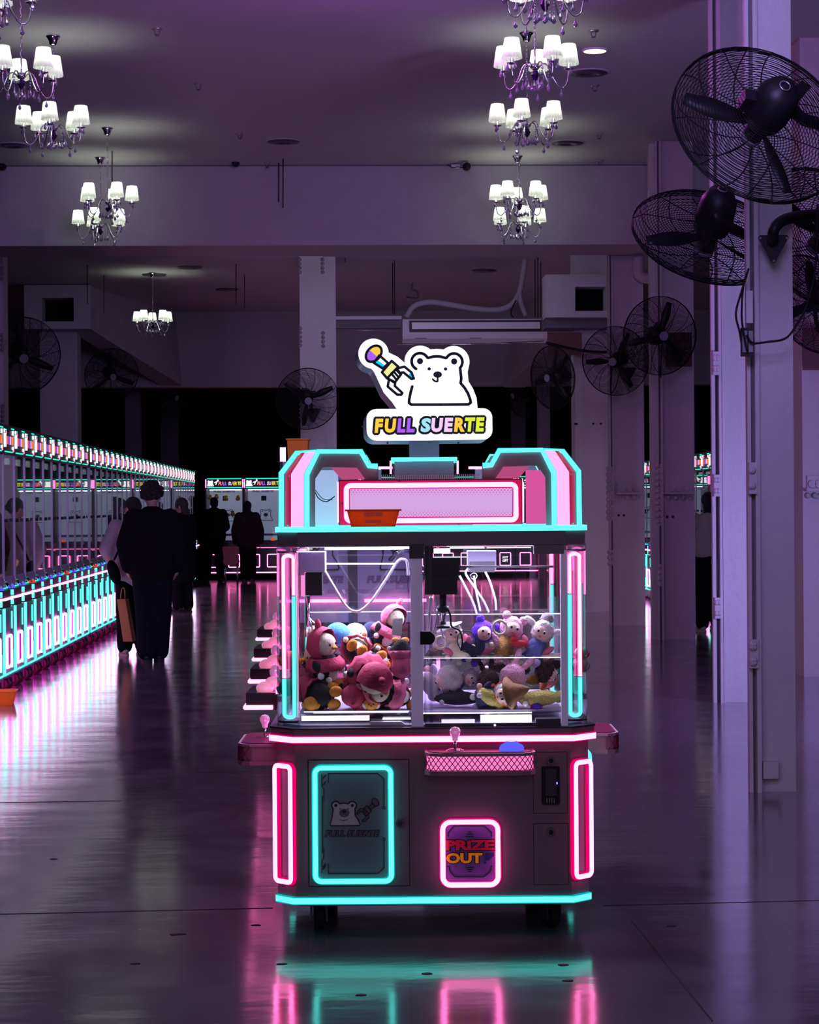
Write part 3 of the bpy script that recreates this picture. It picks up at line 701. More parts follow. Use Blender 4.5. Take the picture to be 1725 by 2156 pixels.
def fan(px, py, d, n, spin, label, scale=1.0, br=None, first=[None], cut=False):
    """n = blowing direction in view axes (right, away, up)"""
    if first[0] is None: first[0] = fan_master(); o = first[0]
    else:
        o = first[0].copy(); C.objects.link(o)
        for ch in first[0].children:
            if ch.name.split('.')[0] in ('bracket', 'mounting_plate'): continue
            copy_tree(ch, o)
    nv = (RT * n[0] + FW * n[1] + UP * n[2]).normalized()
    y = -nv; x = UP.cross(y) * -1; x = y.cross(UP).normalized(); z = x.cross(y).normalized()
    mt = Matrix((x, y, z)).transposed() @ Matrix.Rotation(radians(spin), 3, 'Y')
    loc = P(px, py, d)
    o.rotation_mode = 'XYZ'; o.matrix_world = Matrix.Translation(loc) @ mt.to_4x4() @ Matrix.Scale(scale, 4)
    tag(o, label, 'fan', 'black caged wall fans')
    if br:   # list of pixel,depth points from the motor to the wall, then a plate
        bpy.context.view_layer.update()
        inv = o.matrix_world.inverted()
        pts = catmull([P(*q) for q in br['arm']], 6); pts[0] = o.matrix_world @ Vector((0, 0.2, -0.0))
        rr = br.get('r', 0.02)
        MB().tube([inv @ p_ for p_ in pts], rr, 10).build('bracket', 'black', o)
        if 'plate' in br:
            cx, cy, dd, s = br['plate']; c0 = P(cx, cy, dd); b = MB()
            tri = [(-s, s * 0.8), (s, s * 0.8), (0.0, -s)]
            rounded = []
            for i in range(3):
                A = Vector(tri[i]); Bv = Vector(tri[i - 1]); Cv = Vector(tri[(i + 1) % 3])
                for u_ in (0.2, 0.08): rounded.append(A + (Bv - A) * u_)
                for u_ in (0.08, 0.2): rounded.append(A + (Cv - A) * u_)
            b.prism([tuple(v_) for v_ in rounded], -0.02, 0.0, mtx=inv @ Matrix.Translation(c0))
            pl = b.build('mounting_plate', 'black', o)
            bb = MB()
            for t in tri: bb.ell((t[0] * 0.8, -0.022, t[1] * 0.76), s * 0.09, seg=8, rings=5, mtx=None)
            for i_, v_ in enumerate(bb.v): bb.v[i_] = inv @ Matrix.Translation(c0) @ v_
            bb.build('bolt', 'print_grey', pl)
    return o
fan(1600, 262, 10.0, (-0.238, 0.877, -0.417), 80, 'largest black caged fan, at the upper right corner, cut by the right edge', 1.0,
    br=dict(arm=[(1655, 215, 9.9), (1690, 250, 10.0), (1725, 262, 10.2), (1745, 290, 10.6), (1750, 380, 11.0)], r=0.03))
fan(1493, 498, 11.7, (-0.16, 0.64, -0.75), -12, 'second largest black fan, left of the nearest column and partly hidden by it',
    br=dict(arm=[(1500, 450, 11.5), (1540, 480, 11.6), (1585, 500, 11.9), (1620, 505, 11.9)], r=0.03))
fan(1735, 500, 12.4, (-0.35, 0.85, -0.35), 60, 'black fan under the largest fan, half cut by the right edge', 1.05,
    br=dict(arm=[(1745, 470, 12.0), (1725, 452, 11.4), (1660, 460, 11.0), (1632, 480, 10.9), (1627, 510, 10.95)], r=0.028, plate=(1628, 524, 10.98, 0.085)))
fan(1390, 707, 22.7, (0.30, -0.95, -0.10), 25, 'black fan before the third column, one blade pointing to the upper right', 0.97,
    br=dict(arm=[(1393, 700, 22.9), (1410, 720, 23.2), (1430, 745, 23.4)], plate=(1430, 750, 23.28, 0.10)))
fan(1296, 760, 25.7, (-0.40, -0.88, -0.15), 40, 'black fan in front of the riveted column left of the third column', 0.97,
    br=dict(arm=[(1300, 750, 25.8), (1315, 780, 26.0), (1323, 790, 26.2)], plate=(1324, 788, 26.1, 0.10)))
fan(1164, 795, 29.0, (-0.75, -0.6, -0.1), 30, 'black fan under the brown board, left of the flat column', 1.0,
    br=dict(arm=[(1170, 780, 29.2), (1185, 770, 29.4), (1195, 745, 29.5)]))
fan(647, 840, 30.9, (0.18, -0.9, -0.30), 75, 'black fan on the tall column left of the light-up sign', 1.06,
    br=dict(arm=[(650, 820, 31.0), (655, 850, 31.3), (659, 875, 31.5)], plate=(659, 875, 31.45, 0.13)))
fan(1712, 640, 17.4, (-0.5, 0.8, -0.3), 0, 'black fan showing a strip of its cage at the right edge above the brown board', 1.0,
    br=dict(arm=[(1715, 640, 17.6), (1720, 680, 18.0), (1730, 700, 18.15)]))
fan(1090, 830, 42.0, (-0.8, -0.4, -0.3), 0, 'dim distant fan right of the light-up sign', 1.1)
fan(235, 790, 37.0, (0.35, -0.85, -0.3), 0, 'dim black fan in the dark behind the left row, right of the column', 1.1)
fan(45, 750, 30.0, (0.4, -0.85, -0.3), 0, 'dim black fan in the dark at the far left', 1.3)
fan(365, 835, 41.5, (0.7, -0.6, -0.3), 0, 'dim black fan at the far end of the left side beam', 1.0)

def cable(label, pts, d, r=0.006, name='power_cable'):
    pp = catmull([P(x, y, d + (q[0] if q else 0)) for x, y, *q in pts], 7); o = pp[0]
    return tag(MB().tube([p_ - o for p_ in pp], r, 6).build(name, 'black_wire', loc=o), label, 'cable')
cable('black cable sagging from the right edge to the switch box on the nearest column', [(1722, 430), (1718, 560), (1700, 640), (1680, 680), (1655, 712), (1615, 720), (1585, 722), (1572, 705)], 10.9)
cable('black cable looping left of the nearest column above the switch box', [(1577, 565), (1563, 610), (1550, 660), (1558, 700), (1565, 745)], 10.95)
cable('second black cable running down the slot of the nearest column', [(1577, 565), (1566, 600), (1562, 660), (1566, 700), (1574, 740)], 10.9)
cable('thin black cable dropping below the fan on the riveted column', [(1289, 760), (1288, 800), (1286, 828), (1297, 815), (1303, 790)], 26.0)
cable('thin black cable dropping below the fan on the third column', [(1390, 770), (1391, 790), (1392, 786), (1394, 700)], 23.2)
cable('long thin cable crossing from the air conditioner to the right fan', [(1150, 722), (1200, 733), (1240, 740), (1290, 742)], 29.1, 0.02)
sw = boxed('switch_box', 'pale switch box with black plugs on the edge of the nearest column', 'switch box', 1572, 1586, 612, 680, 10.95, 0.04, 'paint')
sw2 = boxed('socket_box', 'dark framed socket box below the switch box on the nearest column', 'socket box', 1562, 1588, 690, 750, 10.93, 0.03, 'black')
MB().bx(0.004, 0.028, -0.006, 0, 0.02, 0.13).bx(0.036, 0.058, -0.006, 0, 0.02, 0.13).build('socket_face', 'print_grey', sw2)

# ================================================================== the claw machine in the middle
D0 = 7.45
_o = P(911, 1500, D0); MO = Vector((_o.x, _o.y, 0))
MMAT = Matrix.Translation(MO) @ Matrix.Rotation(-TH, 4, 'Z'); MINV = MMAT.inverted()
def L(px, py, dy=0.0): return MINV @ P(px, py, D0 + dy)
def LX(px, py=1500, dy=0): return L(px, py, dy).x
def LZ(py, px=911, dy=0): return L(px, py, dy).z
DEP = 0.98
def hexa(h, c, e=0.0, y0=0.0, y1=DEP):
    """chamfered footprint, half width h, chamfer c, grown by e"""
    h += e; a = y0 - e; b = y1 + e
    return [(-h + c, a), (h - c, a), (h, a + c), (h, b - c), (h - c, b), (-h + c, b), (-h, b - c), (-h, a + c)]
mach = thing('claw_machine', 'large neon-lit four-sided claw machine with an illuminated bear sign, alone on the floor', 'claw machine', MO, -TH)
ZB = LZ(1901); ZB2 = LZ(1889); ZS = LZ(1561); ZS2 = LZ(1550); ZT = LZ(1530)
HB = 0.547; CB = 0.066
MB().slab(hexa(HB, CB), ZB2, ZS).build('cabinet', 'body', mach)
def lit_band(name, foot, inner, z0, z1, core, edge, par=None):
    h = (z1 - z0)
    return MB().ring(foot, inner, z0 + h * 0.12, z1 - h * 0.12, 0).ring([(x * 0.997, y * 0.997 + (0.0015 if y < .5 else -0.0015)) for x, y in foot], inner, z0, z0 + h * 0.14, 1).ring([(x * 0.997, y * 0.997 + (0.0015 if y < .5 else -0.0015)) for x, y in foot], inner, z1 - h * 0.14, z1, 1).build(name, [core, edge], par or mach)
def open_band(name, foot, z0, z1, core, edge, w=0.03):
    b_ = MB(); h = z1 - z0
    pts_ = [Vector((x, y, 0)) for x, y in foot]
    for (za, zb, mi) in ((z0, z0 + h * .12, 1), (z0 + h * .12, z1 - h * .12, 0), (z1 - h * .12, z1, 1)):
        for A_, B_ in zip(pts_, pts_[1:]):
            n_ = Vector((-(B_ - A_).y, (B_ - A_).x, 0)).normalized() * w
            b_.slab([tuple(A_.xy), tuple(B_.xy), tuple((B_ + n_).xy), tuple((A_ + n_).xy)], za, zb, mi)
    return b_.build(name, [core, edge], mach)
_hx = hexa(HB, CB, 0.008)
open_band('base_light_strip', [_hx[7], _hx[0], _hx[1], _hx[2]], ZB - 0.003, ZB2 + 0.004, 'cyan', 'cyan_edge')
open_band('base_light_strip', [_hx[3], _hx[4], _hx[5], _hx[6]], ZB - 0.003, ZB2 + 0.004, 'cyan', 'cyan_edge')
MB().slab(hexa(HB, CB, -0.02), ZB - 0.012, ZB2).build('underside', 'dark_trim', mach)
HS = 0.574
lit_band('shelf_light_strip', hexa(HS, 0.085, 0.0, -0.03, DEP + 0.03), hexa(HS, 0.085, -0.03, -0.03, DEP + 0.03), ZS - 0.002, ZS2 + 0.006, 'pink', 'pink_edge')
MB().slab(hexa(HS, 0.085, -0.006, -0.03, DEP + 0.03), ZS, ZT - 0.006).build('shelf', 'body', mach)
MB().slab(hexa(HS, 0.085, -0.002, -0.03, DEP + 0.03), ZT - 0.006, ZT).build('shelf_top', 'dark_trim', mach)
# casters
def caster(name, x, y, par, s=1.0, m='rubber', z=0.0, ang=0.3):
    c_ = MB().bx(-0.04 * s, 0.04 * s, -0.035 * s, 0.035 * s, 0.108 * s, 0.118 * s).bx(-0.03 * s, -0.024 * s, -0.03 * s, 0.03 * s, 0.03 * s, 0.11 * s).bx(0.024 * s, 0.03 * s, -0.03 * s, 0.03 * s, 0.03 * s, 0.11 * s).build(name, 'steel' if m != 'rubber' else 'dark_trim', par, (x, y, z))
    MB().cyl((-0.017 * s, 0, 0.047 * s), (0.017 * s, 0, 0.047 * s), 0.047 * s, seg=18).build('wheel', m, c_)
    c_.rotation_euler = (0, 0, ang); return c_
for x, y, a in ((LX(668, 1935), 0.14, 0.1), (LX(1163, 1935), 0.14, 0.5), (-0.40, 0.84, 0.2), (0.40, 0.84, -0.3)): caster('caster', x, y, mach, 1.0, ang=a)

def neon_ring(name, px0, px1, py0, py1, y, rad, core, edge, r=0.010, par=None, dy=0, M3=None, rr=None, er=1.5):
    a = L(px0, py1, 0); b = L(px1, py0, 0)
    pts = rrect(a.x, b.x, a.z, b.z, rad)
    p3 = [Vector((x, y, z)) for x, z in pts]
    if M3: p3 = [M3(p) for p in p3]
    off = Vector((0, r * 1.25, 0))
    return MB().tube(p3, r, 8, True, 0).tube([p + off for p in p3], r * er, 8, True, 1).build(name, [core, edge], par or mach)
# ---- storage door on the left
a = L(650, 1867); b = L(862, 1598); x0, x1, z0, z1 = a.x, b.x, a.z, b.z
MB().bx(x0, x1, -0.0012, 0.01, z0, z1).build('door_gap', 'seam', mach)
door = MB().bx(x0 + 0.003, x1 - 0.003, -0.004, 0.01, z0 + 0.003, z1 - 0.003).build('storage_door', 'body', mach)
neon_ring('door_neon', 665, 823, 1615, 1855, -0.014, 0.022, 'cyan', 'cyan_edge', 0.0085, door)
a = L(672, 1848); b = L(816, 1622)
MB().prism(rrect(a.x, b.x, a.z, b.z, 0.015), -0.008, -0.003).build('door_panel', 'art_panel', door)
q = L(843, 1732); MB().cyl((q.x, -0.004, q.z), (q.x, -0.016, q.z), 0.017, seg=18).build('lock_ring', 'print_grey', door); MB().cyl((q.x, -0.004, q.z), (q.x, -0.020, q.z), 0.009, seg=14).build('lock', 'dark_trim', door)
# drawing tools on target-pixel coordinates
def LP(pts, sc=None, ox=0, oy=0):
    out = []
    for x, y in pts:
        if sc: x = ox + x / sc; y = oy + y / sc
        p = L(x, y); out.append((p.x, p.z))
    return out
def arc(cx, cy, r, a0, a1, n=12, ry=None):
    ry = ry or r
    return [(cx + r * cos(radians(a0 + (a1 - a0) * i / n)), cy + ry * sin(radians(a0 + (a1 - a0) * i / n))) for i in range(n + 1)]
# door art: coordinates are of the zoom 490,1500 scale 4.207
Z5 = lambda p: LP(p, 4.207, 490, 1500)
w1 = 3.2 / 604
art = MB(); ya, yb = -0.0095, -0.0075
art.stroke(Z5([(848, 620), (848, 537), (1285, 537), (1343, 585), (1343, 830)]), 0.0022, ya, yb)
art.stroke(Z5([(848, 1340), (848, 1425), (1285, 1425), (1343, 1375), (1343, 1130)]), 0.0022, ya, yb)
art.stroke(Z5([(790, 545), (790, 655), (808, 675), (808, 775)]), 0.0020, ya, yb)
art.stroke(Z5([(795, 740), (795, 1240)]), 0.0024, ya, yb)
art.stroke(Z5([(806, 1195), (806, 1285), (790, 1305), (790, 1415)]), 0.0020, ya, yb)
for yy in (580, 640, 1365, 1385): art.stroke(Z5([(802, yy), (822, yy - 28)]), 0.0034, ya, yb)
for yy in (842, 1118): art.stroke(Z5(arc(1343, yy, 12, 0, 330, 8)), 0.0018, ya, yb)
art.build('line_print', 'art_dark', door)
def bear(mb, T, lw, ya, yb, dark=0, light=1, muzzle=None, face=True):
    """small printed bear; T maps sign-zoom pixels (720,690 scale 5.074) to x,z"""
    body_ = arc(838, 362, 92, 130, 335, 14) + [(925, 322), (1020, 305), (1110, 322)] + arc(1203, 362, 92, 205, 410, 14) + [(1268, 590), (1340, 700), (1378, 790), (1360, 822), (1050, 826), (730, 828), (712, 800), (755, 620)]
    mb.prism(T(body_), (ya + yb) / 2, yb, light)
    mb.stroke(T(body_), lw, ya, yb, dark, True)
    for cx in (838, 1203): mb.disc(T([(cx, 362)])[0], abs(T([(34, 0)])[0][0] - T([(0, 0)])[0][0]), ya, yb, dark)
    if face:
        for cx in (935, 1111): mb.disc(T([(cx, 440)])[0], abs(T([(16, 0)])[0][0] - T([(0, 0)])[0][0]), ya, yb, dark)
        u_ = abs(T([(100, 0)])[0][0] - T([(0, 0)])[0][0]) / 100
        if muzzle is not None: mb.disc(T([(1025, 535)])[0], (115 * u_, 95 * u_), (ya + yb) / 2 - 0.0003, yb, muzzle, 18)
        mb.disc(T([(1025, 498)])[0], (48 * u_, 34 * u_), ya - 0.0002, yb, dark)
        mb.stroke(T([(920, 690), (1000, 706), (1100, 690)]), lw * 0.5, ya, yb, dark)
def claw_art(mb, T, lw, ya, yb, dark, cols=None):
    """the hand-held claw of the logo"""
    capc = (345, 283)
    def rot(x, y, c=capc, a=-48):   # local frame along the tool
        ca, sa = cos(radians(a)), sin(radians(a)); return (c[0] + x * ca - y * sa, c[1] + x * sa + y * ca)
    ell_ = [rot(100 * cos(t), 70 * sin(t)) for t in [2 * pi * i / 20 for i in range(20)]]
    tubeq = [(345, 380), (405, 300), (500, 385), (440, 440)]
    block = [(535, 358), (605, 420), (485, 545), (430, 480)]
    hand = [(590, 430), (630, 490), (625, 520), (570, 580), (540, 575), (500, 530)]
    f1 = [(590, 440), (670, 418), (745, 480), (770, 545), (745, 550), (660, 480), (620, 485)]
    f2 = [(505, 555), (570, 595), (565, 625), (645, 700), (635, 718), (590, 718), (490, 632)]
    ym = (ya + yb) / 2
    cols = cols or {}
    for nm, poly in (('cap', ell_), ('tube', tubeq), ('hand', hand), ('block', block), ('f1', f1), ('f2', f2)):
        mb.prism(T(poly), ym - (0.0004 if nm in ('block', 'cap') else 0), yb, cols.get(nm, cols.get('fill', dark)))
    if 'cap2' in cols:
        mb.prism(T([rot(100 * cos(t), 70 * sin(t)) for t in [pi / 2 + pi * i / 10 for i in range(11)]]), ym - 0.0008, yb, cols['cap2'])
        mb.prism(T([(345, 380), (372, 342), (468, 412), (440, 440)]), ym - 0.0006, yb, cols['tube2'])
        mb.prism(T([(722, 492), (745, 480), (768, 545), (745, 550), (715, 520)]), ym - 0.0006, yb, cols['tip'])
    for poly in (ell_, tubeq, block, f1, f2): mb.stroke(T(poly), lw, ya, yb, dark, True)
    for s_ in ([(530, 490), (580, 555)], [(555, 470), (605, 530)], [(580, 450), (630, 505)]): mb.stroke(T(s_), lw * 0.9, ya, yb, dark)
    mb.stroke(T([(485, 545), (570, 585), (635, 500)]), lw, ya, yb, dark)
# printed bear on the door: map sign zoom coords (712..1378 , 270..826) onto door zoom (865..1130, 785..1000)
def Tdoor(pts): return Z5([(865 + (x - 712) * 265 / 666, 785 + (y - 270) * 215 / 556) for x, y in pts])
bb = MB(); bear(bb, Tdoor, 0.0038, -0.0105, -0.0080, 0, 1, 2); bb.build('bear_print', ['art_dark', 'art_white', 'print_grey'], door)
def Tdc(pts):  # mirrored claw
    return Z5([(1300 - (x - 255) * 200 / 510, 755 + (y - 190) * 210 / 530) for x, y in pts])
cc = MB(); claw_art(cc, Tdc, 0.0026, -0.0105, -0.0080, 0, {'fill': 1}); cc.build('claw_print', ['art_dark', 'print_grey'], door)
p0 = Z5([(812, 1103)])[0]; p1 = Z5([(1308, 1035)])[0]
t = MB(); put_text(t, 'FULL SUERTE', p0[0], p1[0], p0[1], p1[1], -0.0082, 0, off=0.09, shear=0.2, space=0.98); t.build('lettering_outline', 'art_dark', door)
t = MB(); dx = 0.0022
put_text(t, 'FULL SUERTE', p0[0] + dx, p1[0] - dx, p0[1] + dx, p1[1] - dx, -0.0102, 0, off=0.035, shear=0.2, space=1.06); t.build('lettering', 'print_grey', door)
# ---- prize door
neon_ring('prize_door_neon', 933, 1048, 1729, 1862, -0.014, 0.028, 'pink', 'pink_edge', 0.0090)
a = L(938, 1856); b = L(1043, 1735)
pd = MB().prism(rrect(a.x, b.x, a.z, b.z, 0.02), -0.006, 0.0).build('prize_door', 'art_lilac', mach)
Z6 = lambda p: LP(p, 3.833, 860, 1500)
t = MB()
t.stroke(Z6([(320, 1000), (320, 965), (370, 912), (615, 912), (672, 965), (672, 1000)]), 0.0024, -0.0085, -0.0055)
t.build('line_print', 'art_dark', pd); t = MB()
t.stroke(Z6([(315, 1238), (330, 1240), (330, 1275), (375, 1325), (610, 1325), (668, 1275), (668, 1240), (680, 1238)]), 0.0024, -0.0085, -0.0055)
for x0_, x1_, y_ in ((485, 507, 960), (470, 520, 978), (458, 530, 998), (460, 532, 1247), (472, 520, 1264), (485, 508, 1281)): t.stroke(Z6([(x0_, y_), (x1_, y_)]), 0.0022, -0.0085, -0.0055)
t.build('line_print', 'art_dark', pd)
def word(s, x0_, x1_, y0_, y1_, m, off=0.02, name='lettering', sh=0.0, y=-0.0085):
    A = Z6([(x0_, y1_)])[0]; B = Z6([(x1_, y0_)])[0]; q_ = MB()
    put_text(q_, s, A[0] - 0.003, B[0] + 0.003, A[1] - 0.003, B[1] + 0.003, y + 0.0012, 1, off + 0.055, sh)
    put_text(q_, s, A[0], B[0], A[1], B[1], y - 0.001, 0, off, sh); return q_.build(name, [m, 'art_dark'], pd)
word('PRiZE', 300, 693, 1025, 1110, 'art_red', 0.05); word('OUT', 306, 598, 1130, 1215, 'art_orange', 0.045)
MB().prism(Z6([(622, 1130), (690, 1130), (690, 1150), (650, 1192), (618, 1190)]), -0.0088, -0.0055).disc(Z6([(618, 1208)])[0], 0.004, -0.0088, -0.0055).build('exclamation_mark', 'art_navy', pd)
# ---- coin doors
def panel(px0, px1, py0, py1, name):
    a = L(px0, py1); b = L(px1, py0)
    MB().bx(a.x, b.x, -0.0012, 0.01, a.z, b.z).build('door_gap', 'seam', mach)
    return MB().bx(a.x + 0.002, b.x - 0.002, -0.003, 0.01, a.z + 0.002, b.z - 0.002).build(name, 'body', mach)
cd = panel(1123, 1195, 1583, 1713, 'coin_door'); cd2 = panel(1124, 1197, 1733, 1863, 'cash_door')
a = L(1141, 1692); b = L(1178, 1613)
ca_ = MB().prism(rrect(a.x, b.x, a.z, b.z, 0.004), -0.022, -0.002).build('coin_acceptor', 'black', cd)
MB().bx(a.x + 0.012, b.x - 0.012, -0.028, -0.02, a.z + 0.03, b.z - 0.006).build('slot_plate', 'dark_trim', ca_)
t = MB()
for i in range(4):
    c = L(1151 + i * 5, 1683); t.bx(c.x - 0.0013, c.x + 0.0013, -0.030, -0.022, c.z - 0.009, c.z + 0.009)
t.build('chrome_bars', 'chrome', ca_)
c = L(1171, 1647); MB().cyl((c.x, -0.022, c.z), (c.x, -0.027, c.z), 0.004, seg=10).build('blue_led', 'led_blue', ca_)
for dpar, px, py, r in ((cd, 1160, 1601, 0.016), (cd2, 1160, 1751, 0.016)):
    c = L(px, py); k_ = MB().cyl((c.x, -0.003, c.z), (c.x, -0.014, c.z), r, seg=18).build('lock_ring', 'print_grey', dpar)
    MB().cyl((c.x, -0.014, c.z), (c.x, -0.018, c.z), r * 0.5, seg=12).build('lock', 'black', k_)
# ---- chamfer neon rings (front corners) and side rings
for sgn, (ya_, yb_) in ((-1, (1612, 1856)), (1, (1608, 1849))):
    zA, zB = LZ(yb_), LZ(ya_)
    ux = (HB - CB, HB); 
    pts = []
    for u_, z_ in rrect(0.006, 0.088, zA, zB, 0.016):
        t_ = u_ / 0.094
        pts.append(Vector((sgn * (HB - CB + CB * t_ + 0.012), CB * t_ - 0.012, z_)))
    inw = Vector((-sgn * 0.0075, 0.0075, 0))
    MB().tube(pts, 0.0085, 8, True, 0).tube([p_ + inw for p_ in pts], 0.0125, 8, True, 1).build('corner_neon', ['pink', 'pink_edge'], mach)
    # side ring standing farther back
    pts = [Vector((sgn * (HB + 0.010), 0.22 + u_, z_)) for u_, z_ in rrect(0.0, 0.30, LZ(1846), LZ(1700), 0.02)]
    MB().tube(pts, 0.008, 8, True, 0).build('side_neon', ['pink' if sgn < 0 else 'cyan'], mach)
pts = [Vector((HB + 0.010, 0.12 + u_, z_)) for u_, z_ in rrect(0.0, 0.35, LZ(1846), LZ(1600), 0.02)]
MB().tube(pts, 0.008, 8, True, 0).build('side_neon', ['cyan'], mach)
c = L(572, 1672); MB().cyl((-HB, 0.35, c.z), (-HB - 0.03, 0.35, c.z), 0.012, seg=10).cyl((-HB, 0.35, c.z + 0.03), (-HB - 0.02, 0.35, c.z + 0.03), 0.008, seg=10).build('side_lock', 'steel', mach)

# ---- control panels
def tray(par, W=0.38, mesh_lit=True, lit='tray_pink'):
    """local frame: back edge at y=0, sticks out to -y, x centred"""
    h = 0.066; dep = 0.15; r_ = 0.045
    foot = [(-W / 2 + 0.0, 0.0), (-W / 2, -dep + r_), (-W / 2 + r_ * 0.35, -dep + r_ * 0.35), (-W / 2 + r_, -dep), (W / 2 - r_, -dep), (W / 2 - r_ * 0.35, -dep + r_ * 0.35), (W / 2, -dep + r_), (W / 2, 0.0)]
    base = MB().slab(foot, -0.01, 0.005).slab(foot, h - 0.010, h).slab([(x * 0.95, y * 0.93) for x, y in foot], 0.0, h).build('control_panel', ['arch'], par)
    MB().slab([(x * 0.93, y * 0.9 - 0.005) for x, y in foot], h, h + 0.003).build('panel_face', 'panel_wine', base)
    MB().slab([(x * 0.965, y * 0.96) for x, y in foot[1:-1]], 0.008, h - 0.012).build('light_panel', lit, base)
    g = MB(); n = 22
    f2 = [Vector((x, y)) for x, y in foot[1:-1]]
    Ls = [0]
    for a_, b_ in zip(f2, f2[1:]): Ls.append(Ls[-1] + (b_ - a_).length)
    def at(t):
        t = max(0, min(Ls[-1], t))
        for i_ in range(len(f2) - 1):
            if t <= Ls[i_ + 1] + 1e-9:
                k_ = (t - Ls[i_]) / (Ls[i_ + 1] - Ls[i_]); return f2[i_].lerp(f2[i_ + 1], k_)
    step = Ls[-1] / n
    for i_ in range(-2, n + 1):
        for s_ in (0, 1):
            ta, tb = i_ * step, (i_ + 2) * step
            if s_: ta, tb = tb, ta
            za, zb = 0.006, h - 0.01
            if min(ta, tb) < 0 or max(ta, tb) > Ls[-1] + 1e-6: continue
            A_, B_ = at(ta), at(tb); M_ = at((ta + tb) / 2)
            g.tube([(A_.x, A_.y - 0.001, za), (M_.x, M_.y - 0.001, (za + zb) / 2), (B_.x, B_.y - 0.001, zb)], 0.0014, 4)
    g.build('mesh_grille', 'grid_red', base)
    # joystick
    js = MB().lathe([(0, h), (0.035, h), (0.033, h + 0.006), (0.012, h + 0.012), (0.0, h + 0.012)], (-W / 2 + 0.105, -0.085, 0), seg=20).build('joystick', 'acrylic', base)
    MB().cyl((-W / 2 + 0.105, -0.085, h), (-W / 2 + 0.105, -0.085, h + 0.045), 0.005, seg=10).build('stem', 'chrome', js)
    MB().lathe([(0, 0), (0.010, 0.002), (0.011, 0.012), (0.018, 0.026), (0.019, 0.036), (0.013, 0.046), (0, 0.05)], (-W / 2 + 0.105, -0.085, h + 0.036), seg=10, smooth=False).build('crystal_knob', 'knob', js)
    # button
    bt = MB().lathe([(0.043, 0), (0.043, 0.012), (0.036, 0.022), (0.018, 0.031), (0, 0.033)], (W / 2 - 0.08, -0.08, h), seg=22).build('push_button', 'btn_blue', base)
    MB().lathe([(0.020, 0.034), (0.018, 0.036), (0, 0.037)], (W / 2 - 0.08, -0.08, h - 0.001), seg=16).build('button_cap', 'plastic_white', bt)
    return base
zt = LZ(1634, dy=-0.15) + 0.01
t1 = tray(mach); t1.location = ((LX(895, 1600) + LX(1124, 1600)) / 2 , 0.0, zt)
t1.location.x = (L(897, 1600, -0.15).x + L(1127, 1600, -0.15).x) / 2
t2 = copy_tree(t1, mach); t2.location = (-HB, DEP / 2 - 0.12, zt + 0.0); t2.rotation_euler = (0, 0, -pi / 2)
t3 = copy_tree(t1, mach); t3.location = (HB, DEP / 2 + 0.16, zt + 0.0); t3.rotation_euler = (0, 0, pi / 2)
t4 = copy_tree(t1, mach); t4.location = (-0.16, DEP, zt); t4.rotation_euler = (0, 0, pi)
for t_ in (t2, t3):
    for ch in list(t_.children):
        if ch.name.startswith('light_panel'): ch.data = ch.data.copy(); ch.data.materials[0] = M['arch']
        if ch.name.startswith('push_button'):
            for q in list(ch.children): bpy.data.objects.remove(q)
            bpy.data.objects.remove(ch)
        elif ch.name.startswith('joystick'): ch.location = (0.06 if t_ is t2 else 0.02, 0.02 if t_ is t2 else 0.07, -0.0)
# ---- glass tower
HG = 0.5455; ZG = LZ(1148)
zp = LZ(1500)        # deck the prizes lie on
CG = 0.075
def vpane(name, x0, x1, y0, y1, z0, z1, m='glass'): return MB().bx(x0, x1, y0, y1, z0, z1).build(name, m, mach)
xl0, xl1 = LX(629, 1350), LX(863, 1350); xr0, xr1 = LX(893, 1350), LX(1184, 1350)
vpane('glass_pane', xl0, xl1, 0.0, 0.005, ZT, ZG)
vpane('glass_pane', xr0, xr1, 0.0, 0.005, ZT, ZG)
vpane('glass_pane', -HG + CG, HG - CG, DEP - 0.005, DEP, ZT, ZG)
for s_ in (-1, 1): vpane('glass_pane', s_ * HG, s_ * (HG - 0.005), CG, DEP - CG, ZT, ZG)
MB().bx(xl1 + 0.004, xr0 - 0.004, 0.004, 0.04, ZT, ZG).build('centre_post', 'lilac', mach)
MB().bx(xl1 - 0.006, xl1 + 0.002, -0.004, 0.012, ZT, ZG).bx(xr0 - 0.002, xr0 + 0.006, -0.004, 0.012, ZT, ZG).bx(xr0 + 0.018, xr0 + 0.03, -0.002, 0.01, ZT, ZG).build('pane_edge', 'acrylic', mach)
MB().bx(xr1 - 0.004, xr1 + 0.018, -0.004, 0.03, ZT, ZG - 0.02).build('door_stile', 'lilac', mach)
for px0, px1, py0, py1, m_ in ((862, 893, 1145, 1176, 'dark_trim'), (1124, 1187, 1147, 1166, 'fascia'), (1128, 1180, 1512, 1529, 'dark_trim')):
    a = L(px0, py1); b = L(px1, py0); MB().bx(a.x, b.x, -0.02, 0.03, a.z, b.z).build('hinge_block', m_, mach)
a = L(885, 1356); b = L(915, 1329); k1 = MB().bx(a.x, b.x - 0.012, -0.03, 0.01, a.z, b.z).cyl(((a.x + b.x) / 2 + 0.006, -0.035, (a.z + b.z) / 2), ((a.x + b.x) / 2 + 0.006, 0.0, (a.z + b.z) / 2), 0.021, seg=20).build('door_lock', 'black', mach)
MB().bx(LX(895, 1525), LX(1180, 1525), -0.012, 0.0, ZT, ZT + 0.012).build('sill_rail', 'dark_trim', mach)
c = L(1042, 1526); MB().ell((c.x, -0.014, c.z), 0.004, seg=8).build('screw_cap', 'white_bar', mach)
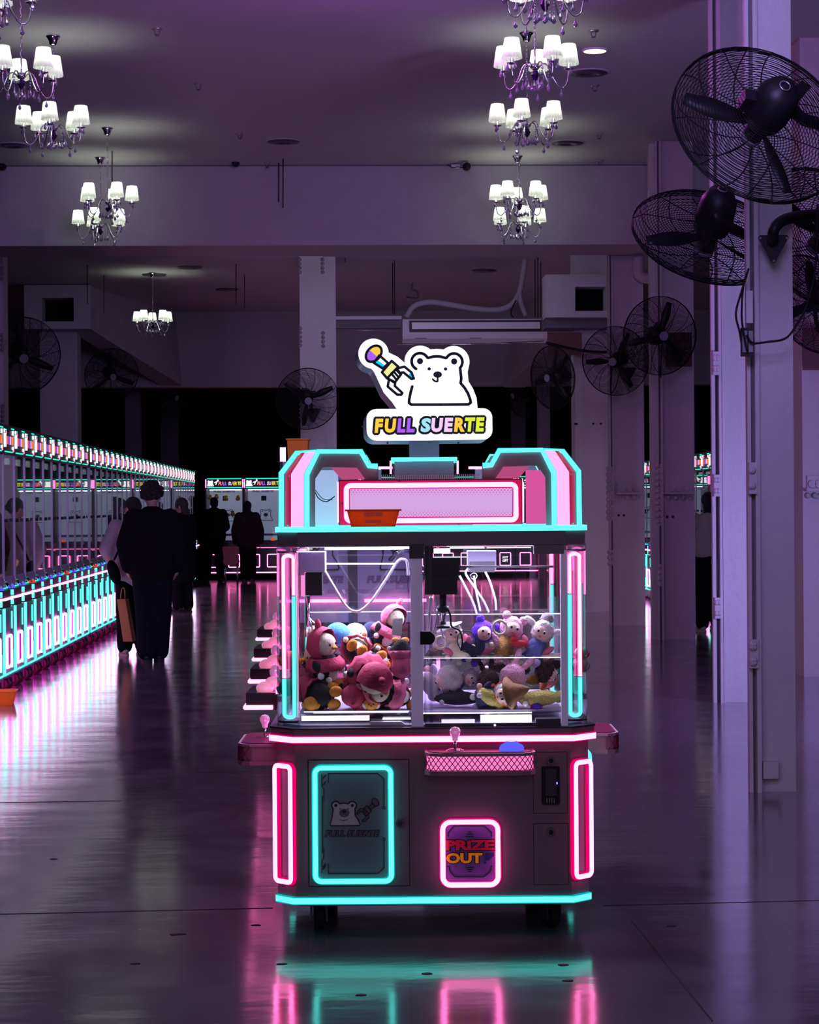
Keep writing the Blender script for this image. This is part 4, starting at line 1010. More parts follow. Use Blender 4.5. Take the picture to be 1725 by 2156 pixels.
# corner columns of clear acrylic with neon U tubes
def corner(sx, back=False):
    fy = (lambda y: DEP - y) if back else (lambda y: y)
    o = MB()
    foot = [(HG - CG - 0.004, 0.0), (HG, CG), (HG - 0.004, CG + 0.008), (HG - CG - 0.006, 0.006)]
    o.slab([(sx * x, fy(y)) for x, y in foot], ZT, ZG)
    o.slab([(sx * x, fy(y)) for x, y in [(HG - CG - 0.006, 0.0), (HG - CG, 0.0), (HG - CG, CG + 0.01), (HG - CG - 0.006, CG + 0.01)]], ZT, ZG)
    o.slab([(sx * x, fy(y)) for x, y in [(HG - CG, CG + 0.004), (HG, CG + 0.004), (HG, CG + 0.01), (HG - CG, CG + 0.01)]], ZT, ZG)
    base = o.build('corner_case', 'acrylic', mach)
    z_top, z_bot = LZ(1168), LZ(1512)
    xa, xb = sx * (HG - CG + 0.012), sx * (HG - 0.026)
    xo, xi = xb, xa
    yn, yf = fy(0.020), fy(0.046)
    for (x_, y_, zsw) in ((xo, yf, LZ(1428)), (xi, yn, LZ(1252))):
        MB().tube([(x_, y_, z_top - 0.01), (x_, y_, zsw)], 0.0065, 8, mi=0).tube([(x_ , y_ + 0.008, z_top - 0.01), (x_, y_ + 0.008, zsw)], 0.009, 8, mi=1).build('neon_tube', ['pink', 'pink_edge'], base)
        MB().tube([(x_, y_, zsw - 0.004), (x_, y_, z_bot + 0.012)], 0.0065, 8, mi=0).tube([(x_, y_ + 0.008, zsw - 0.004), (x_, y_ + 0.008, z_bot + 0.012)], 0.009, 8, mi=1).build('neon_tube', ['cyan', 'cyan_edge'], base)
    xm, ym = (xo + xi) / 2, (yn + yf) / 2
    for zc, up_, mm_ in ((z_top - 0.012, 1, 'pink'), (z_bot + 0.014, -1, 'cyan')):
        MB().tube([(xm + (xi - xo) / 2 * cos(t_), ym + (yn - yf) / 2 * cos(t_), zc + up_ * 0.012 * sin(t_)) for t_ in [pi * q / 8 for q in range(9)]], 0.0065, 8).build('neon_tube', mm_, base)
    x2 = sx * (HG - 0.006)
    MB().tube([(x2, fy(0.066), z_top + 0.01), (x2, fy(0.066), LZ(1255))], 0.0035, 6).build('neon_tube', 'pink_soft', base)
    MB().tube([(sx * (HG - CG + 0.002), fy(0.060), z_top + 0.01), (sx * (HG - CG + 0.002), fy(0.060), z_bot)], 0.003, 6).build('neon_tube', 'pinkwhite', base)
    for zc in (z_top + 0.012, z_bot - 0.012):
        MB().cyl((xi - sx * 0.012, yn, zc), (xo, yn, zc), 0.004, seg=8).cyl((xo, yn, zc), (xo + sx * 0.018, yf, zc), 0.004, seg=8).build('tube_clip', 'steel' if zc > 1 else 'dark_trim', base)
for sx in (-1, 1):
    corner(sx); corner(sx, True)
# deck, lower lit box
HD = HG - 0.01
MB().slab(hexa(HD - 0.01, CG, 0, 0.012, DEP - 0.012), ZT, ZT + 0.006).build('lower_deck', 'lilac_board', mach)
MB().bx(xl0 + 0.005, HD - CG, 0.075, 0.08, ZT + 0.006, zp - 0.005).build('plinth_front', 'acrylic', mach)
MB().bx(xl0, HD - CG, 0.08, DEP - 0.08, zp - 0.010, zp).build('prize_deck', 'lilac_board', mach)
for (px0, px1, py0, py1, m_, y_) in ((635, 778, 1507, 1518, 'white_dim', 0.06), (806, 865, 1512, 1515, 'white', 0.05), (635, 712, 1528, 1530, 'white_dim', 0.03), (885, 1120, 1500, 1503, 'white', 0.06), (930, 1000, 1515, 1526, 'white_dim', 0.06), (1012, 1120, 1505, 1522, 'white_dim', 0.065), (660, 860, 1500, 1502, 'white_dim', 0.06)):
    a = L(px0, py1, y_); b = L(px1, py0, y_); MB().bx(a.x, b.x, y_, y_ + 0.012, a.z, b.z).build('deck_light', m_, mach)
a = L(780, 1528, 0.03); b = L(845, 1519, 0.03); MB().prism([(a.x, a.z), (b.x + 0.02, a.z), (b.x, b.z), (a.x, b.z)], 0.02, 0.05).build('collection_box', 'plastic_white', mach)
# clear baffles inside and the chute
for px0, px1, py0, py1, y_ in ((893, 1180, 1290, 1386, 0.20), (893, 1012, 1385, 1525, 0.055), (690, 862, 1240, 1250, 0.5), (893, 1180, 1256, 1292, 0.35)):
    a = L(px0, py1, y_); b = L(px1, py0, y_); MB().bx(a.x, b.x, y_, y_ + 0.004, a.z, b.z).build('clear_baffle', 'acrylic', mach)
for px0, px1, py, y_ in ((893, 1180, 1294, 0.20), (893, 1180, 1386, 0.16), (652, 866, 1289, 0.55), (1010, 1012, 1455, 0.05), (640, 862, 1499, 0.06)):
    a = L(px0, py, y_); b = L(px1, py, y_); MB().bx(a.x, b.x, y_ - 0.004, y_ + 0.004, a.z - 0.0016, a.z + 0.0016).build('lit_edge', 'white_dim', mach)
MB().bx(xr0 + 0.01, HD - CG, 0.165, 0.42, LZ(1390, dy=.2), LZ(1387, dy=.2)).build('inner_shelf', 'acrylic', mach)
# divider between the compartments
MB().bx(-0.045, -0.041, 0.05, DEP - 0.05, ZT, ZG).build('divider', 'acrylic', mach)
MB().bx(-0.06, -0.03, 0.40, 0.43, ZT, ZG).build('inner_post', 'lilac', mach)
for px, py0, py1, y_ in ((923, 1382, 1408, 0.5), (923, 1486, 1518, 0.5), (1205, 1165, 1200, 0.9)):
    a = L(px, py1, y_); b = L(px, py0, y_); MB().tube([a, b], 0.007, 6).build('inner_neon', 'pink', mach)
# ceiling of the tower with white lamps
MB().slab(hexa(HG, CG, -0.012), ZG - 0.004, ZG).build('tower_ceiling', 'lilac_board', mach)
for px0, px1, py0, py1, m_, y_ in ((684, 850, 1152, 1158, 'white', 0.10), (817, 862, 1148, 1156, 'white', 0.06), (636, 658, 1155, 1157, 'white_dim', 0.04), (914, 948, 1155, 1165, 'white', 0.07), (1026, 1118, 1152, 1154, 'white', 0.05), (948, 1020, 1152, 1155, 'white', 0.05), (912, 985, 1172, 1174, 'white_dim', 0.1)):
    a = L(px0, py1, y_); b = L(px1, py0, y_); MB().bx(a.x, b.x, y_, y_ + 0.02, a.z, b.z).build('led_bar', m_, mach)
for x_, e_ in ((-0.30, 9.5), (0.24, 9.0)):
    l_ = bpy.data.lights.new('tower_lamp', 'AREA'); l_.shape = 'RECTANGLE'; l_.size = 0.36; l_.size_y = 0.10; l_.energy = e_; l_.color = (0.80, 0.74, 1.0)
    for yy_ in (0.30, 0.70):
        o_ = bpy.data.objects.new('tower_lamp', l_); C.objects.link(o_); o_.parent = mach; o_.location = (x_, yy_, ZG - 0.02)
for x_ in (-0.30, 0.22): MB().bx(x_ - 0.16, x_ + 0.16, 0.40, 0.42, ZG - 0.012, ZG - 0.005).bx(x_ - 0.16, x_ + 0.16, 0.72, 0.74, ZG - 0.012, ZG - 0.005).build('led_bar', 'white', mach)
# claw gear, left
def gear(name, boxes, y0, y1, m='black'):
    b_ = MB()
    for px0, px1, py0, py1 in boxes:
        a = L(px0, py1, y0); c_ = L(px1, py0, y0); b_.bx(a.x, c_.x, y0, y1, a.z, c_.z)
    return b_.build(name, m, mach)
g1 = gear('claw_motor', [(643, 678, 1206, 1254)], 0.26, 0.36)
gear('gantry_plate', [(632, 684, 1162, 1205)], 0.24, 0.38, 'lilac_board')
gear('gantry_bracket', [(852, 863, 1147, 1165), (834, 846, 1162, 1178), (834, 860, 1182, 1240)], 0.2, 0.26, 'acrylic')
def rod(name, pts, dy, r, m, par=None, smooth=True):
    q_ = [L(x, y, dy) for x, y in pts]; q_ = catmull(q_, 7) if smooth and len(q_) > 2 else q_
    return MB().tube(q_, r, 8).build(name, m, par or mach)
rod('gantry_rod', [(684, 1187), (834, 1187)], 0.3, 0.0035, 'white_dim')
rod('air_hose', [(684, 1202), (706, 1240), (728, 1275), (745, 1287), (762, 1284), (785, 1262), (812, 1222), (838, 1182), (852, 1178), (858, 1186), (860, 1212)], 0.28, 0.0052, 'plastic_lit')
cl = rod('claw_shaft', [(648, 1255), (648, 1320)], 0.31, 0.009, 'chrome')
for i in range(3):
    rod('claw_finger', [(650, 1300), (644 + i * 14, 1325), (645 + i * 10, 1342)], 0.30 + 0.01 * i, 0.003, 'chrome', cl)
gear('neon_sleeve', [(634, 642, 1212, 1256)], 0.26, 0.3, 'pink_soft')
# claw gear, right
g2 = gear('claw_motor', [(893, 968, 1174, 1211), (895, 963, 1212, 1252)], 0.06, 0.17)
gear('gantry_plate', [(894, 912, 1150, 1175)], 0.07, 0.16)
rod('gantry_rod', [(965, 1193), (1166, 1193)], 0.12, 0.0042, 'steel')
c2 = rod('claw_shaft', [(933, 1252), (933, 1278)], 0.11, 0.013, 'black')
MB().cyl(L(933, 1278, 0.11), L(933, 1315, 0.11), 0.012, 0.012, 14).build('claw_core', 'chrome', c2)
MB().lathe([(0.0, 0), (0.02, 0), (0.022, -0.01), (0.018, -0.02), (0, -0.02)], L(933, 1276, 0.11), seg=14).lathe([(0.0, 0), (0.024, 0), (0.024, -0.008), (0, -0.008)], L(933, 1318, 0.11), seg=14).build('claw_collar', 'black', c2)
rod('claw_finger', [(922, 1283), (917, 1312), (912, 1330), (905, 1345), (900, 1352)], 0.10, 0.0034, 'chrome', c2)
rod('claw_finger', [(944, 1283), (949, 1298), (951, 1318), (968, 1328), (974, 1350), (971, 1370)], 0.10, 0.0036, 'black', c2)
rod('claw_finger', [(930, 1290), (928, 1320), (934, 1345)], 0.13, 0.0034, 'chrome', c2)
rod('ribbed_hose', [(900, 1355), (902, 1320), (905, 1290), (908, 1256)], 0.2, 0.007, 'steel')
# rear gear seen through the right compartment
gear('rear_gantry', [(985, 1045, 1160, 1200)], 0.62, 0.72, 'lilac_board'); gear('rear_claw_motor', [(990, 1042, 1182, 1205)], 0.60, 0.7, 'dark_trim')
for pts in ([(968, 1212), (985, 1245), (997, 1270), (1005, 1295)], [(984, 1198), (982, 1210), (1002, 1240), (1020, 1268), (1030, 1290)], [(1022, 1204), (1032, 1225), (1043, 1262), (1045, 1285)], [(998, 1212), (1004, 1250), (1012, 1288)]):
    rod('rear_hose', pts, 0.55, 0.0045, 'plastic_lit')
c = L(998, 1213, 0.6); MB().tube([(c.x + 0.012 * cos(t_), c.y, c.z + 0.012 * sin(t_)) for t_ in [2 * pi * q / 12 for q in range(12)]], 0.003, 6, True).build('pulley', 'chrome', mach)
gear('rear_panel', [(1175, 1192, 1170, 1420)], 0.86, 0.88, 'acrylic')

# ---- fascia and top plate
HP = 0.5475
ZF = LZ(1119)
MB().slab(hexa(HP - 0.006, CG), ZG, ZF).build('fascia', 'fascia', mach)
fz0, fz1 = LZ(1141), LZ(1126)

fas = [c_ for c_ in mach.children if c_.name.startswith('fascia')][0]
def small_logo(par, x0, x1, z0, z1, y):
    h_ = z1 - z0
    def T_(pts): return [(x0 + (x - 700) / 700 * h_ * 1.05, z1 - (y_ - 250) / 600 * h_) for x, y_ in pts]
    b_ = MB(); bear(b_, T_, 0.0016, y - 0.0016, y - 0.0003, 0, 1, None); b_.build('bear_print', ['art_dark', 'fascia_white'], par)
    def T2(pts): return [(x0 + h_ * 2.0 - (x - 255) / 510 * h_ * 0.9, z1 + 0.002 - (y_ - 190) / 530 * h_ * 0.9) for x, y_ in pts]
    b_ = MB(); claw_art(b_, T2, 0.0013, y - 0.0016, y - 0.0003, 0, {'fill': 0}); b_.build('claw_print', ['art_dark'], par)
    t_ = MB(); put_text(t_, 'FULL SUERTE', x0 + h_ * 2.1, x1, z0, z1 - h_ * 0.1, y - 0.0004, 0, 0.09, 0.2); put_text(t_, 'FULL SUERTE', x0 + h_ * 2.1 + 0.001, x1 - 0.001, z0 + 0.001, z1 - h_ * 0.1 - 0.001, y - 0.0016, 1, 0.03, 0.2)
    t_.build('lettering', ['art_dark', 'print_dim'], par)
for px0, px1 in ((638, 754), (780, 896), (923, 1039), (1065, 1181)):
    small_logo(fas, LX(px0, 1133), LX(px1, 1133), LZ(1141, px0), LZ(1127, px0), 0.006)
ZP0, ZP1 = LZ(1119), LZ(1108)
MB().slab(hexa(HP + 0.002, CG, 0.0), ZP0, ZP1).build('top_light_plate', 'cyan', mach)
# ---- arches
CX = LX(907, 1040)
def arch(sx):
    """profile in target pixels of the left arch, mirrored about 907"""
    def q_(pts, dy=0): return [((lambda v: (sx * (-(v.x - CX)) + CX, v.z))(L(x, y, dy))) for x, y in pts]
    Z2 = lambda p: [(560 + x / 2.464, 900 + y / 2.464) for x, y in p]
    outer = q_(Z2([(205, 522), (205, 240), (265, 122), (490, 122), (535, 197), (582, 199), (582, 270), (505, 272), (470, 207), (335, 203), (290, 205), (250, 265), (250, 522)]))
    if False: pass
    base = MB().prism(outer, 0.085, 0.10).build('arch', 'arch', mach)
    back = MB().prism(outer, DEP - 0.10, DEP - 0.085).build('arch_back', 'arch', base)
    # the lilac-pink inner cheek of the arch, its lit look put in as emission
    ch_ = q_(Z2([(335, 207), (470, 207), (512, 266), (390, 268)]))
    MB().prism(ch_, 0.08, 0.16).build('arch_cheek', 'cheek', base)
    inner = [Vector((x, 0.085, z)) for x, z in q_(Z2([(207, 520), (207, 242), (267, 122), (490, 122), (533, 197), (578, 200)]))]
    outc = q_(Z2([(64, 520), (64, 235), (145, 127), (250, 122)]))
    oy = 0.085 + CG + 0.02
    o3 = [Vector((x, oy, z)) for x, z in outc]
    i3 = inner[:3] + [inner[2].lerp(inner[3], 0.12)]
    # glowing pink panel and red inset between the two cyan edges
    b_ = MB()
    def strip(t0, t1, dy_, mi):
        vs = []
        for a_, c_ in zip(i3, o3):
            vs += [a_.lerp(c_, t0) + Vector((0, dy_, 0)), a_.lerp(c_, t1) + Vector((0, dy_, 0)), a_.lerp(c_, t0) + Vector((0, dy_ + 0.012, 0)), a_.lerp(c_, t1) + Vector((0, dy_ + 0.012, 0))]
        fs = []
        for k_ in range(len(i3) - 1):
            o_ = 4 * k_; fs += [(o_, o_ + 1, o_ + 5, o_ + 4), (o_ + 2, o_ + 6, o_ + 7, o_ + 3), (o_, o_ + 4, o_ + 6, o_ + 2), (o_ + 1, o_ + 3, o_ + 7, o_ + 5)]
        b_.add(vs, fs, mi)
    strip(0.03, 1.0, 0.02, 2); strip(0.10, 0.62, 0.006, 0); strip(0.62, 0.86, 0.010, 1)
    b_.build('corner_light_panel', ['mag_white', 'redpanel', 'pink_paint'], base)
    nt_ = MB().tube([p_ + Vector((0, -0.004, 0)) for p_ in inner], 0.0095, 6, mi=0).tube([p_ + Vector((0, 0.010, 0)) for p_ in inner], 0.012, 6, mi=1).build('arch_neon', ['cyan', 'cyan_edge'], base)
    MB().tube(o3, 0.0095, 6, mi=0).tube([p_ + Vector((0, 0.010, 0)) for p_ in o3], 0.012, 6, mi=1).build('arch_neon', ['cyan', 'cyan_edge'], base)
    # side wall of the arch running back, and the rear cyan line
    b_ = MB(); 
    for k_ in range(3):
        A_, B_ = o3[k_], o3[k_ + 1]; bk = Vector((0, DEP - 0.085 - oy - 0.09, 0))
        b_.add([A_, B_, B_ + bk, A_ + bk], [(0, 1, 2, 3)]); n_ = Vector((sx * 0.006, 0, 0)); b_.add([A_ + n_, B_ + n_, B_ + bk + n_, A_ + bk + n_], [(3, 2, 1, 0)])
    b_.build('arch_roof', 'pink_paint', base)
    MB().tube([Vector((p_.x, DEP - 0.09, p_.z)) for p_ in inner], 0.0085, 6).build('arch_neon', 'cyan', base)
    for k_, (px, py) in enumerate([(600, 1098), (620, 965), (631, 962)]):
        pass
    b2 = MB()
    for t_, zz_ in ((0.74, 0.04), (0.70, 0.96)):
        pt = i3[0].lerp(o3[0], t_).lerp(i3[1].lerp(o3[1], t_), zz_); b2.ell(pt + Vector((0, 0.006, 0)), 0.004, seg=8, rings=5)
    b2.build('screw', 'steel', base)
arch(1); arch(-1)
# ---- marquee box
a = L(716, 1106, 0.06); b = L(1098, 1010, 0.06)
mq = MB().bx(a.x, b.x, 0.06, 0.16, a.z, b.z).build('marquee', 'redpanel', mach)
MB().bx(a.x - 0.004, b.x + 0.004, 0.075, 0.085, a.z + 0.0, b.z + 0.004).build('marquee_edge', 'dark_trim', mq)
def Lm(px, py): return L(px, py, 0.055)
A_ = Lm(730, 1097); B_ = Lm(1086, 1020)
pts = [Vector((x, 0.044, z)) for x, z in rrect(A_.x, B_.x, A_.z, B_.z, 0.016)]
MB().tube(pts, 0.009, 8, True, 0).tube([p_ + Vector((0, 0.010, 0)) for p_ in pts], 0.013, 8, True, 1).build('marquee_neon', ['pink', 'pink_edge'], mq)
MB().prism(rrect(A_.x + 0.004, B_.x - 0.004, A_.z + 0.004, B_.z - 0.004, 0.012), 0.054, 0.06).build('light_panel', 'marquee', mq)
dots = MB()
for row, (py, r_) in enumerate([(1027.5, .0026), (1032, .0024), (1036.5, .0020), (1041, .0013), (1076, .0013), (1080, .0018), (1084, .0021), (1088, .0024)]):
    n_ = 50
    for i in range(n_):
        px = 737 + 343 * (i + (0.5 if row % 2 else 0.0)) / n_; c = Lm(px, py); dots.disc((c.x, c.z), r_, 0.0525, 0.0545, 0, 6)
    if row in (3, 7): dots.build('dot_print', 'dotpink', mq); dots = MB()
b_ = MB()
for px, py in ((841, 1014), (967, 1014), (841, 1103), (967, 1103), (722, 1060), (1091, 1060)):
    c = L(px, py, 0.055); b_.cyl((c.x, 0.06, c.z), (c.x, 0.055, c.z), 0.004, seg=8)
b_.build('screw', 'dark_trim', mq)
for px in (713, 1101):
    pp = [L(px, 1100, 0.12), L(px, 1015, 0.12)]; MB().tube(pp, 0.005, 6).build('side_tube', 'pink', mq)
# lantern block behind the marquee, crystal strip
a = L(825, 1000, 0.22); b = L(962, 968, 0.22)
lb = MB().bx(a.x, b.x, 0.24, 0.62, a.z - 0.1, b.z).build('lantern_block', 'acrylic', mach)
MB().bx(a.x - 0.002, b.x + 0.002, 0.235, 0.25, b.z - 0.004, b.z + 0.010).bx(a.x - 0.002, b.x + 0.002, 0.60, 0.615, b.z - 0.004, b.z + 0.010).build('lantern_neon', 'cyan', lb)
MB().bx(a.x + 0.01, b.x - 0.01, 0.26, 0.28, a.z - 0.1, b.z - 0.004).build('lantern_board', 'lilac_board', lb)
for px in (823, 964):
    MB().tube([L(px, 998, 0.24), L(px, 970, 0.24)], 0.004, 6).build('lantern_tube', 'pinkwhite', lb)
MB().bx(LX(794, 1000, .14), LX(1010, 1000, .14), 0.14, 0.17, LZ(1010), LZ(997)).build('crystal_strip', 'acrylic', mach)
b_ = MB()
for i in range(54): x_ = LX(796, 1000, .14) + (LX(1008, 1000, .14) - LX(796, 1000, .14)) * i / 53; b_.bx(x_ - .001, x_ + .001, 0.136, 0.14, LZ(1009), LZ(998))
b_.build('strip_ribs', 'steel', mach)
for sx_ in (-1, 1):
    pts_ = [L(907 + sx_ * 128, 985, 0.7), L(907 + sx_ * 80, 985, 0.7)]; MB().tube(pts_, 0.005, 6).build('rear_edge_neon', 'pink', mach)
for px0, px1, m_, y_ in ((1108, 1153, 'inner_pink', 0.62), (664, 712, 'inner_reflection', 0.62)):
    a = L(px0, 1108, y_); b = L(px1, 990, y_); MB().bx(a.x, b.x, y_, y_ + 0.01, a.z, b.z).build('inner_panel', m_, mach)
# loose cables inside the left arch
MB().tube(catmull([L(663, 1035, 0.4), L(672, 1050, 0.4), L(688, 1056, 0.4), L(705, 1045, 0.4)], 6), 0.002, 5).tube(catmull([L(663, 1030, 0.45), L(680, 1050, 0.45), L(700, 1052, 0.45)], 6), 0.0015, 5).build('loose_cable', 'black_wire', mach)

# ---- the illuminated sign on its post
SD = 0.45
SK = (D0 + SD) / F
sg0 = L(897, 830, SD)
SYAW = radians(7); SP = radians(5)
def sw_(pts):   # sign zoom pixels -> local x,z of the sign, metres
    out = []
    for x, y in pts:
        px = 720 + x / 5.074 - 897; py = 690 + y / 5.074 - 830
        u_ = px * cos(RL) - py * sin(RL); v_ = -py * cos(RL) - px * sin(RL)
        out.append((u_ * SK * 1.008, v_ * SK * 1.006))
    return out
pol = arc(345, 281, 160, -6, -270, 22)[:] 
pol = [(500, 264)] + arc(345, 281, 162, -8, -262, 22) + [(345, 470), (370, 520), (410, 610), (450, 695), (540, 800), (585, 869)] + [(370, 871)] + arc(362, 972, 98, -95, -180, 6) + [(264, 1100)] + arc(365, 1107, 100, 180, 90, 6) + [(900, 1204), (1500, 1192)] + arc(1508, 1095, 98, 90, 0, 6) + [(1606, 950)] + arc(1510, 955, 97, 0, -90, 6) + [(1450, 858), (1440, 745), (1402, 645), (1356, 570), (1348, 470)] + arc(1202, 358, 168, 18, -130, 14) + [(1018, 223)] + arc(843, 358, 168, -50, -187, 14) + [(600, 312)]
polm = sw_(pol)
sign = MB().prism(polm, 0.004, 0.125).build('light_sign', 'sign_case', mach)
M_s = Matrix.Translation(sg0) @ Matrix.Rotation(SYAW, 4, 'Z') @ Matrix.Rotation(-SP, 4, 'X')
sign.matrix_parent_inverse = Matrix.Identity(4); sign.matrix_local = M_s
MB().prism(polm, -0.002, 0.004).build('sign_face', 'sign_white', sign)
# bear drawing as open brush strokes
sd = MB(); y0_, y1_ = -0.0045, -0.0018; lw = 30 / 5.074 * SK
sd.stroke(sw_(arc(838, 362, 90, 118, 330, 16) + [(925, 322), (980, 308), (1018, 305), (1060, 308), (1115, 322)] + arc(1203, 362, 90, 210, 405, 16) + [(1272, 480), (1278, 540), (1270, 590), (1312, 640), (1348, 700), (1372, 770), (1376, 800), (1350, 818), (1050, 822), (740, 824), (716, 806), (718, 770), (735, 690), (752, 630)]), lw, y0_, y1_)
for cx, a0, a1 in ((838, 130, 400), (1204, 140, 410)):
    pass
for cx, sg_ in ((838, 1), (1204, -1)):
    sd.disc(sw_([(cx, 358)])[0], 33 / 5.074 * SK, y0_, y1_, 0, 16)
for cx in (935, 1111): sd.disc(sw_([(cx, 440)])[0], 18 / 5.074 * SK, y0_, y1_, 0, 12)
sd.disc(sw_([(1025, 500)])[0], (47 / 5.074 * SK, 34 / 5.074 * SK), y0_, y1_, 0, 18)
sd.stroke(sw_([(1025, 530), (1024, 574), (1005, 574), (985, 566), (972, 550)]), 19 / 5.074 * SK, y0_, y1_)
sd.build('bear_drawing', 's_black', sign)
sc_ = MB(); claw_art(sc_, sw_, 27 / 5.074 * SK, -0.0052, -0.0018, 0, {'cap': 1, 'cap2': 2, 'tube': 3, 'tube2': 4, 'block': 5, 'hand': 3, 'f1': 3, 'f2': 3, 'tip': 4})
sc_.build('claw_drawing', ['s_black', 's_yellow', 's_purple', 'sign_white', 's_cyan', 's_cream'], sign)
# lettering, letter by letter
LET = [('F', 345, 440, 's_yellow'), ('U', 455, 578, 's_yellow'), ('L', 585, 672, 's_purple'), ('L', 683, 772, 's_purple'), ('S', 835, 945, 's_aqua'), ('U', 950, 1078, 's_pink'), ('E', 1085, 1185, 's_pink'), ('R', 1192, 1305, 's_yellow'), ('T', 1312, 1422, 's_lime'), ('E', 1422, 1520, 's_lime')]
ol = MB()
for ch_, x0_, x1_, m_ in LET:
    dyy = -(x0_ - 345) * 0.018
    A_ = sw_([(x0_, 1128 + dyy)])[0]; B_ = sw_([(x1_, 976 + dyy)])[0]
    ring_text(ol, ch_, A_[0], B_[0], A_[1], B_[1], -0.0035, 25 / 5.074 * SK)
ol.build('lettering_outline', 's_black', sign)
for ch_, x0_, x1_, m_ in LET:
    dyy = -(x0_ - 345) * 0.018
    A_ = sw_([(x0_, 1128 + dyy)])[0]; B_ = sw_([(x1_, 976 + dyy)])[0]
    q_ = MB(); put_text(q_, ch_, A_[0], B_[0], A_[1], B_[1], -0.0058, 0, 0.055, 0.12); q_.build('letter', m_, sign)
b_ = MB()
for x, y in ((235, 1040), (500, 1218), (1260, 1214)):
    v_ = sw_([(x, y)])[0]; b_.ell((v_[0], 0.05, v_[1]), 0.004, seg=8, rings=5)
b_.build('screw', 'dark_trim', sign)
a = L(862, 975, SD); b = L(925, 934, SD)
MB().bx(a.x, b.x, SD + 0.02, SD + 0.09, ZP1 + 0.02, b.z + 0.02).bx(a.x - 0.12, b.x + 0.12, SD - 0.1, SD + 0.2, ZP1, ZP1 + 0.02).build('sign_post', 'lilac_board', mach)
# basket on the ledge
def basket(name, label, px0, px1, py0, py1, d, dep, m, taper=0.17, slots=True, base=None, rz=0.0):
    a = P(px0, py1, d); b = P(px1, py0, d); w = (b - a).x / cos(TH); h = (b.z - a.z); c0 = (a + b) / 2
    z0_ = a.z if base is None else base; h = b.z - z0_
    r_ = thing(name, label, 'basket', (c0.x, c0.y, z0_), -TH + rz)
    tw, td = w / 2, dep / 2; bw, bd = tw * (1 - taper), td * (1 - taper)
    sh_ = MB(); th = 0.0025
    for s_ in (-1, 1):
        sh_.add([(-bw, s_ * bd, 0), (bw, s_ * bd, 0), (tw, s_ * td, h), (-tw, s_ * td, h), (-bw, s_ * (bd - th), 0), (bw, s_ * (bd - th), 0), (tw, s_ * (td - th), h), (-tw, s_ * (td - th), h)], [(0, 1, 2, 3), (7, 6, 5, 4), (0, 4, 5, 1), (2, 6, 7, 3)])
        sh_.add([(s_ * bw, -bd, 0), (s_ * bw, bd, 0), (s_ * tw, td, h), (s_ * tw, -td, h), (s_ * (bw - th), -bd, 0), (s_ * (bw - th), bd, 0), (s_ * (tw - th), td, h), (s_ * (tw - th), -td, h)], [(0, 1, 2, 3), (7, 6, 5, 4), (2, 6, 7, 3)])
    sh_.bx(-bw, bw, -bd, bd, 0, 0.003)
    sh_.build('shell', m, r_)
    MB().bx(-tw - 0.006, tw + 0.006, -td - 0.006, -td + 0.004, h - 0.006, h).bx(-tw - 0.006, tw + 0.006, td - 0.004, td + 0.006, h - 0.006, h).bx(-tw - 0.006, -tw + 0.004, -td, td, h - 0.006, h).bx(tw - 0.004, tw + 0.006, -td, td, h - 0.006, h).build('rim', m, r_)
    if slots:
        b_ = MB()
        for row in (0.22, 0.58):
            for i in range(13):
                x_ = (-0.45 + 0.9 * i / 12) * bw * (0.75 if row < .5 else 0.9); t_ = row
                yy = -(bd + (td - bd) * (t_ + 0.1)) - 0.0008
                b_.bx(x_ - 0.0011, x_ + 0.0011, yy - 0.0012, yy + 0.003, h * row, h * (row + (0.18 if row < .5 else .26)))
        b_.build('slots', 'slot_glow', r_)
    return r_
basket('plastic_basket', 'orange plastic basket with slotted sides on the ledge of the big claw machine', 731, 842, 1072, 1107, 7.46, 0.11, 'orange', base=ZP1)
basket('plastic_basket', 'orange plastic tray on the floor at the left edge', -60, 34, 1453, 1470, 16.3, 0.22, 'orange', slots=False, base=0.0, rz=0.1)


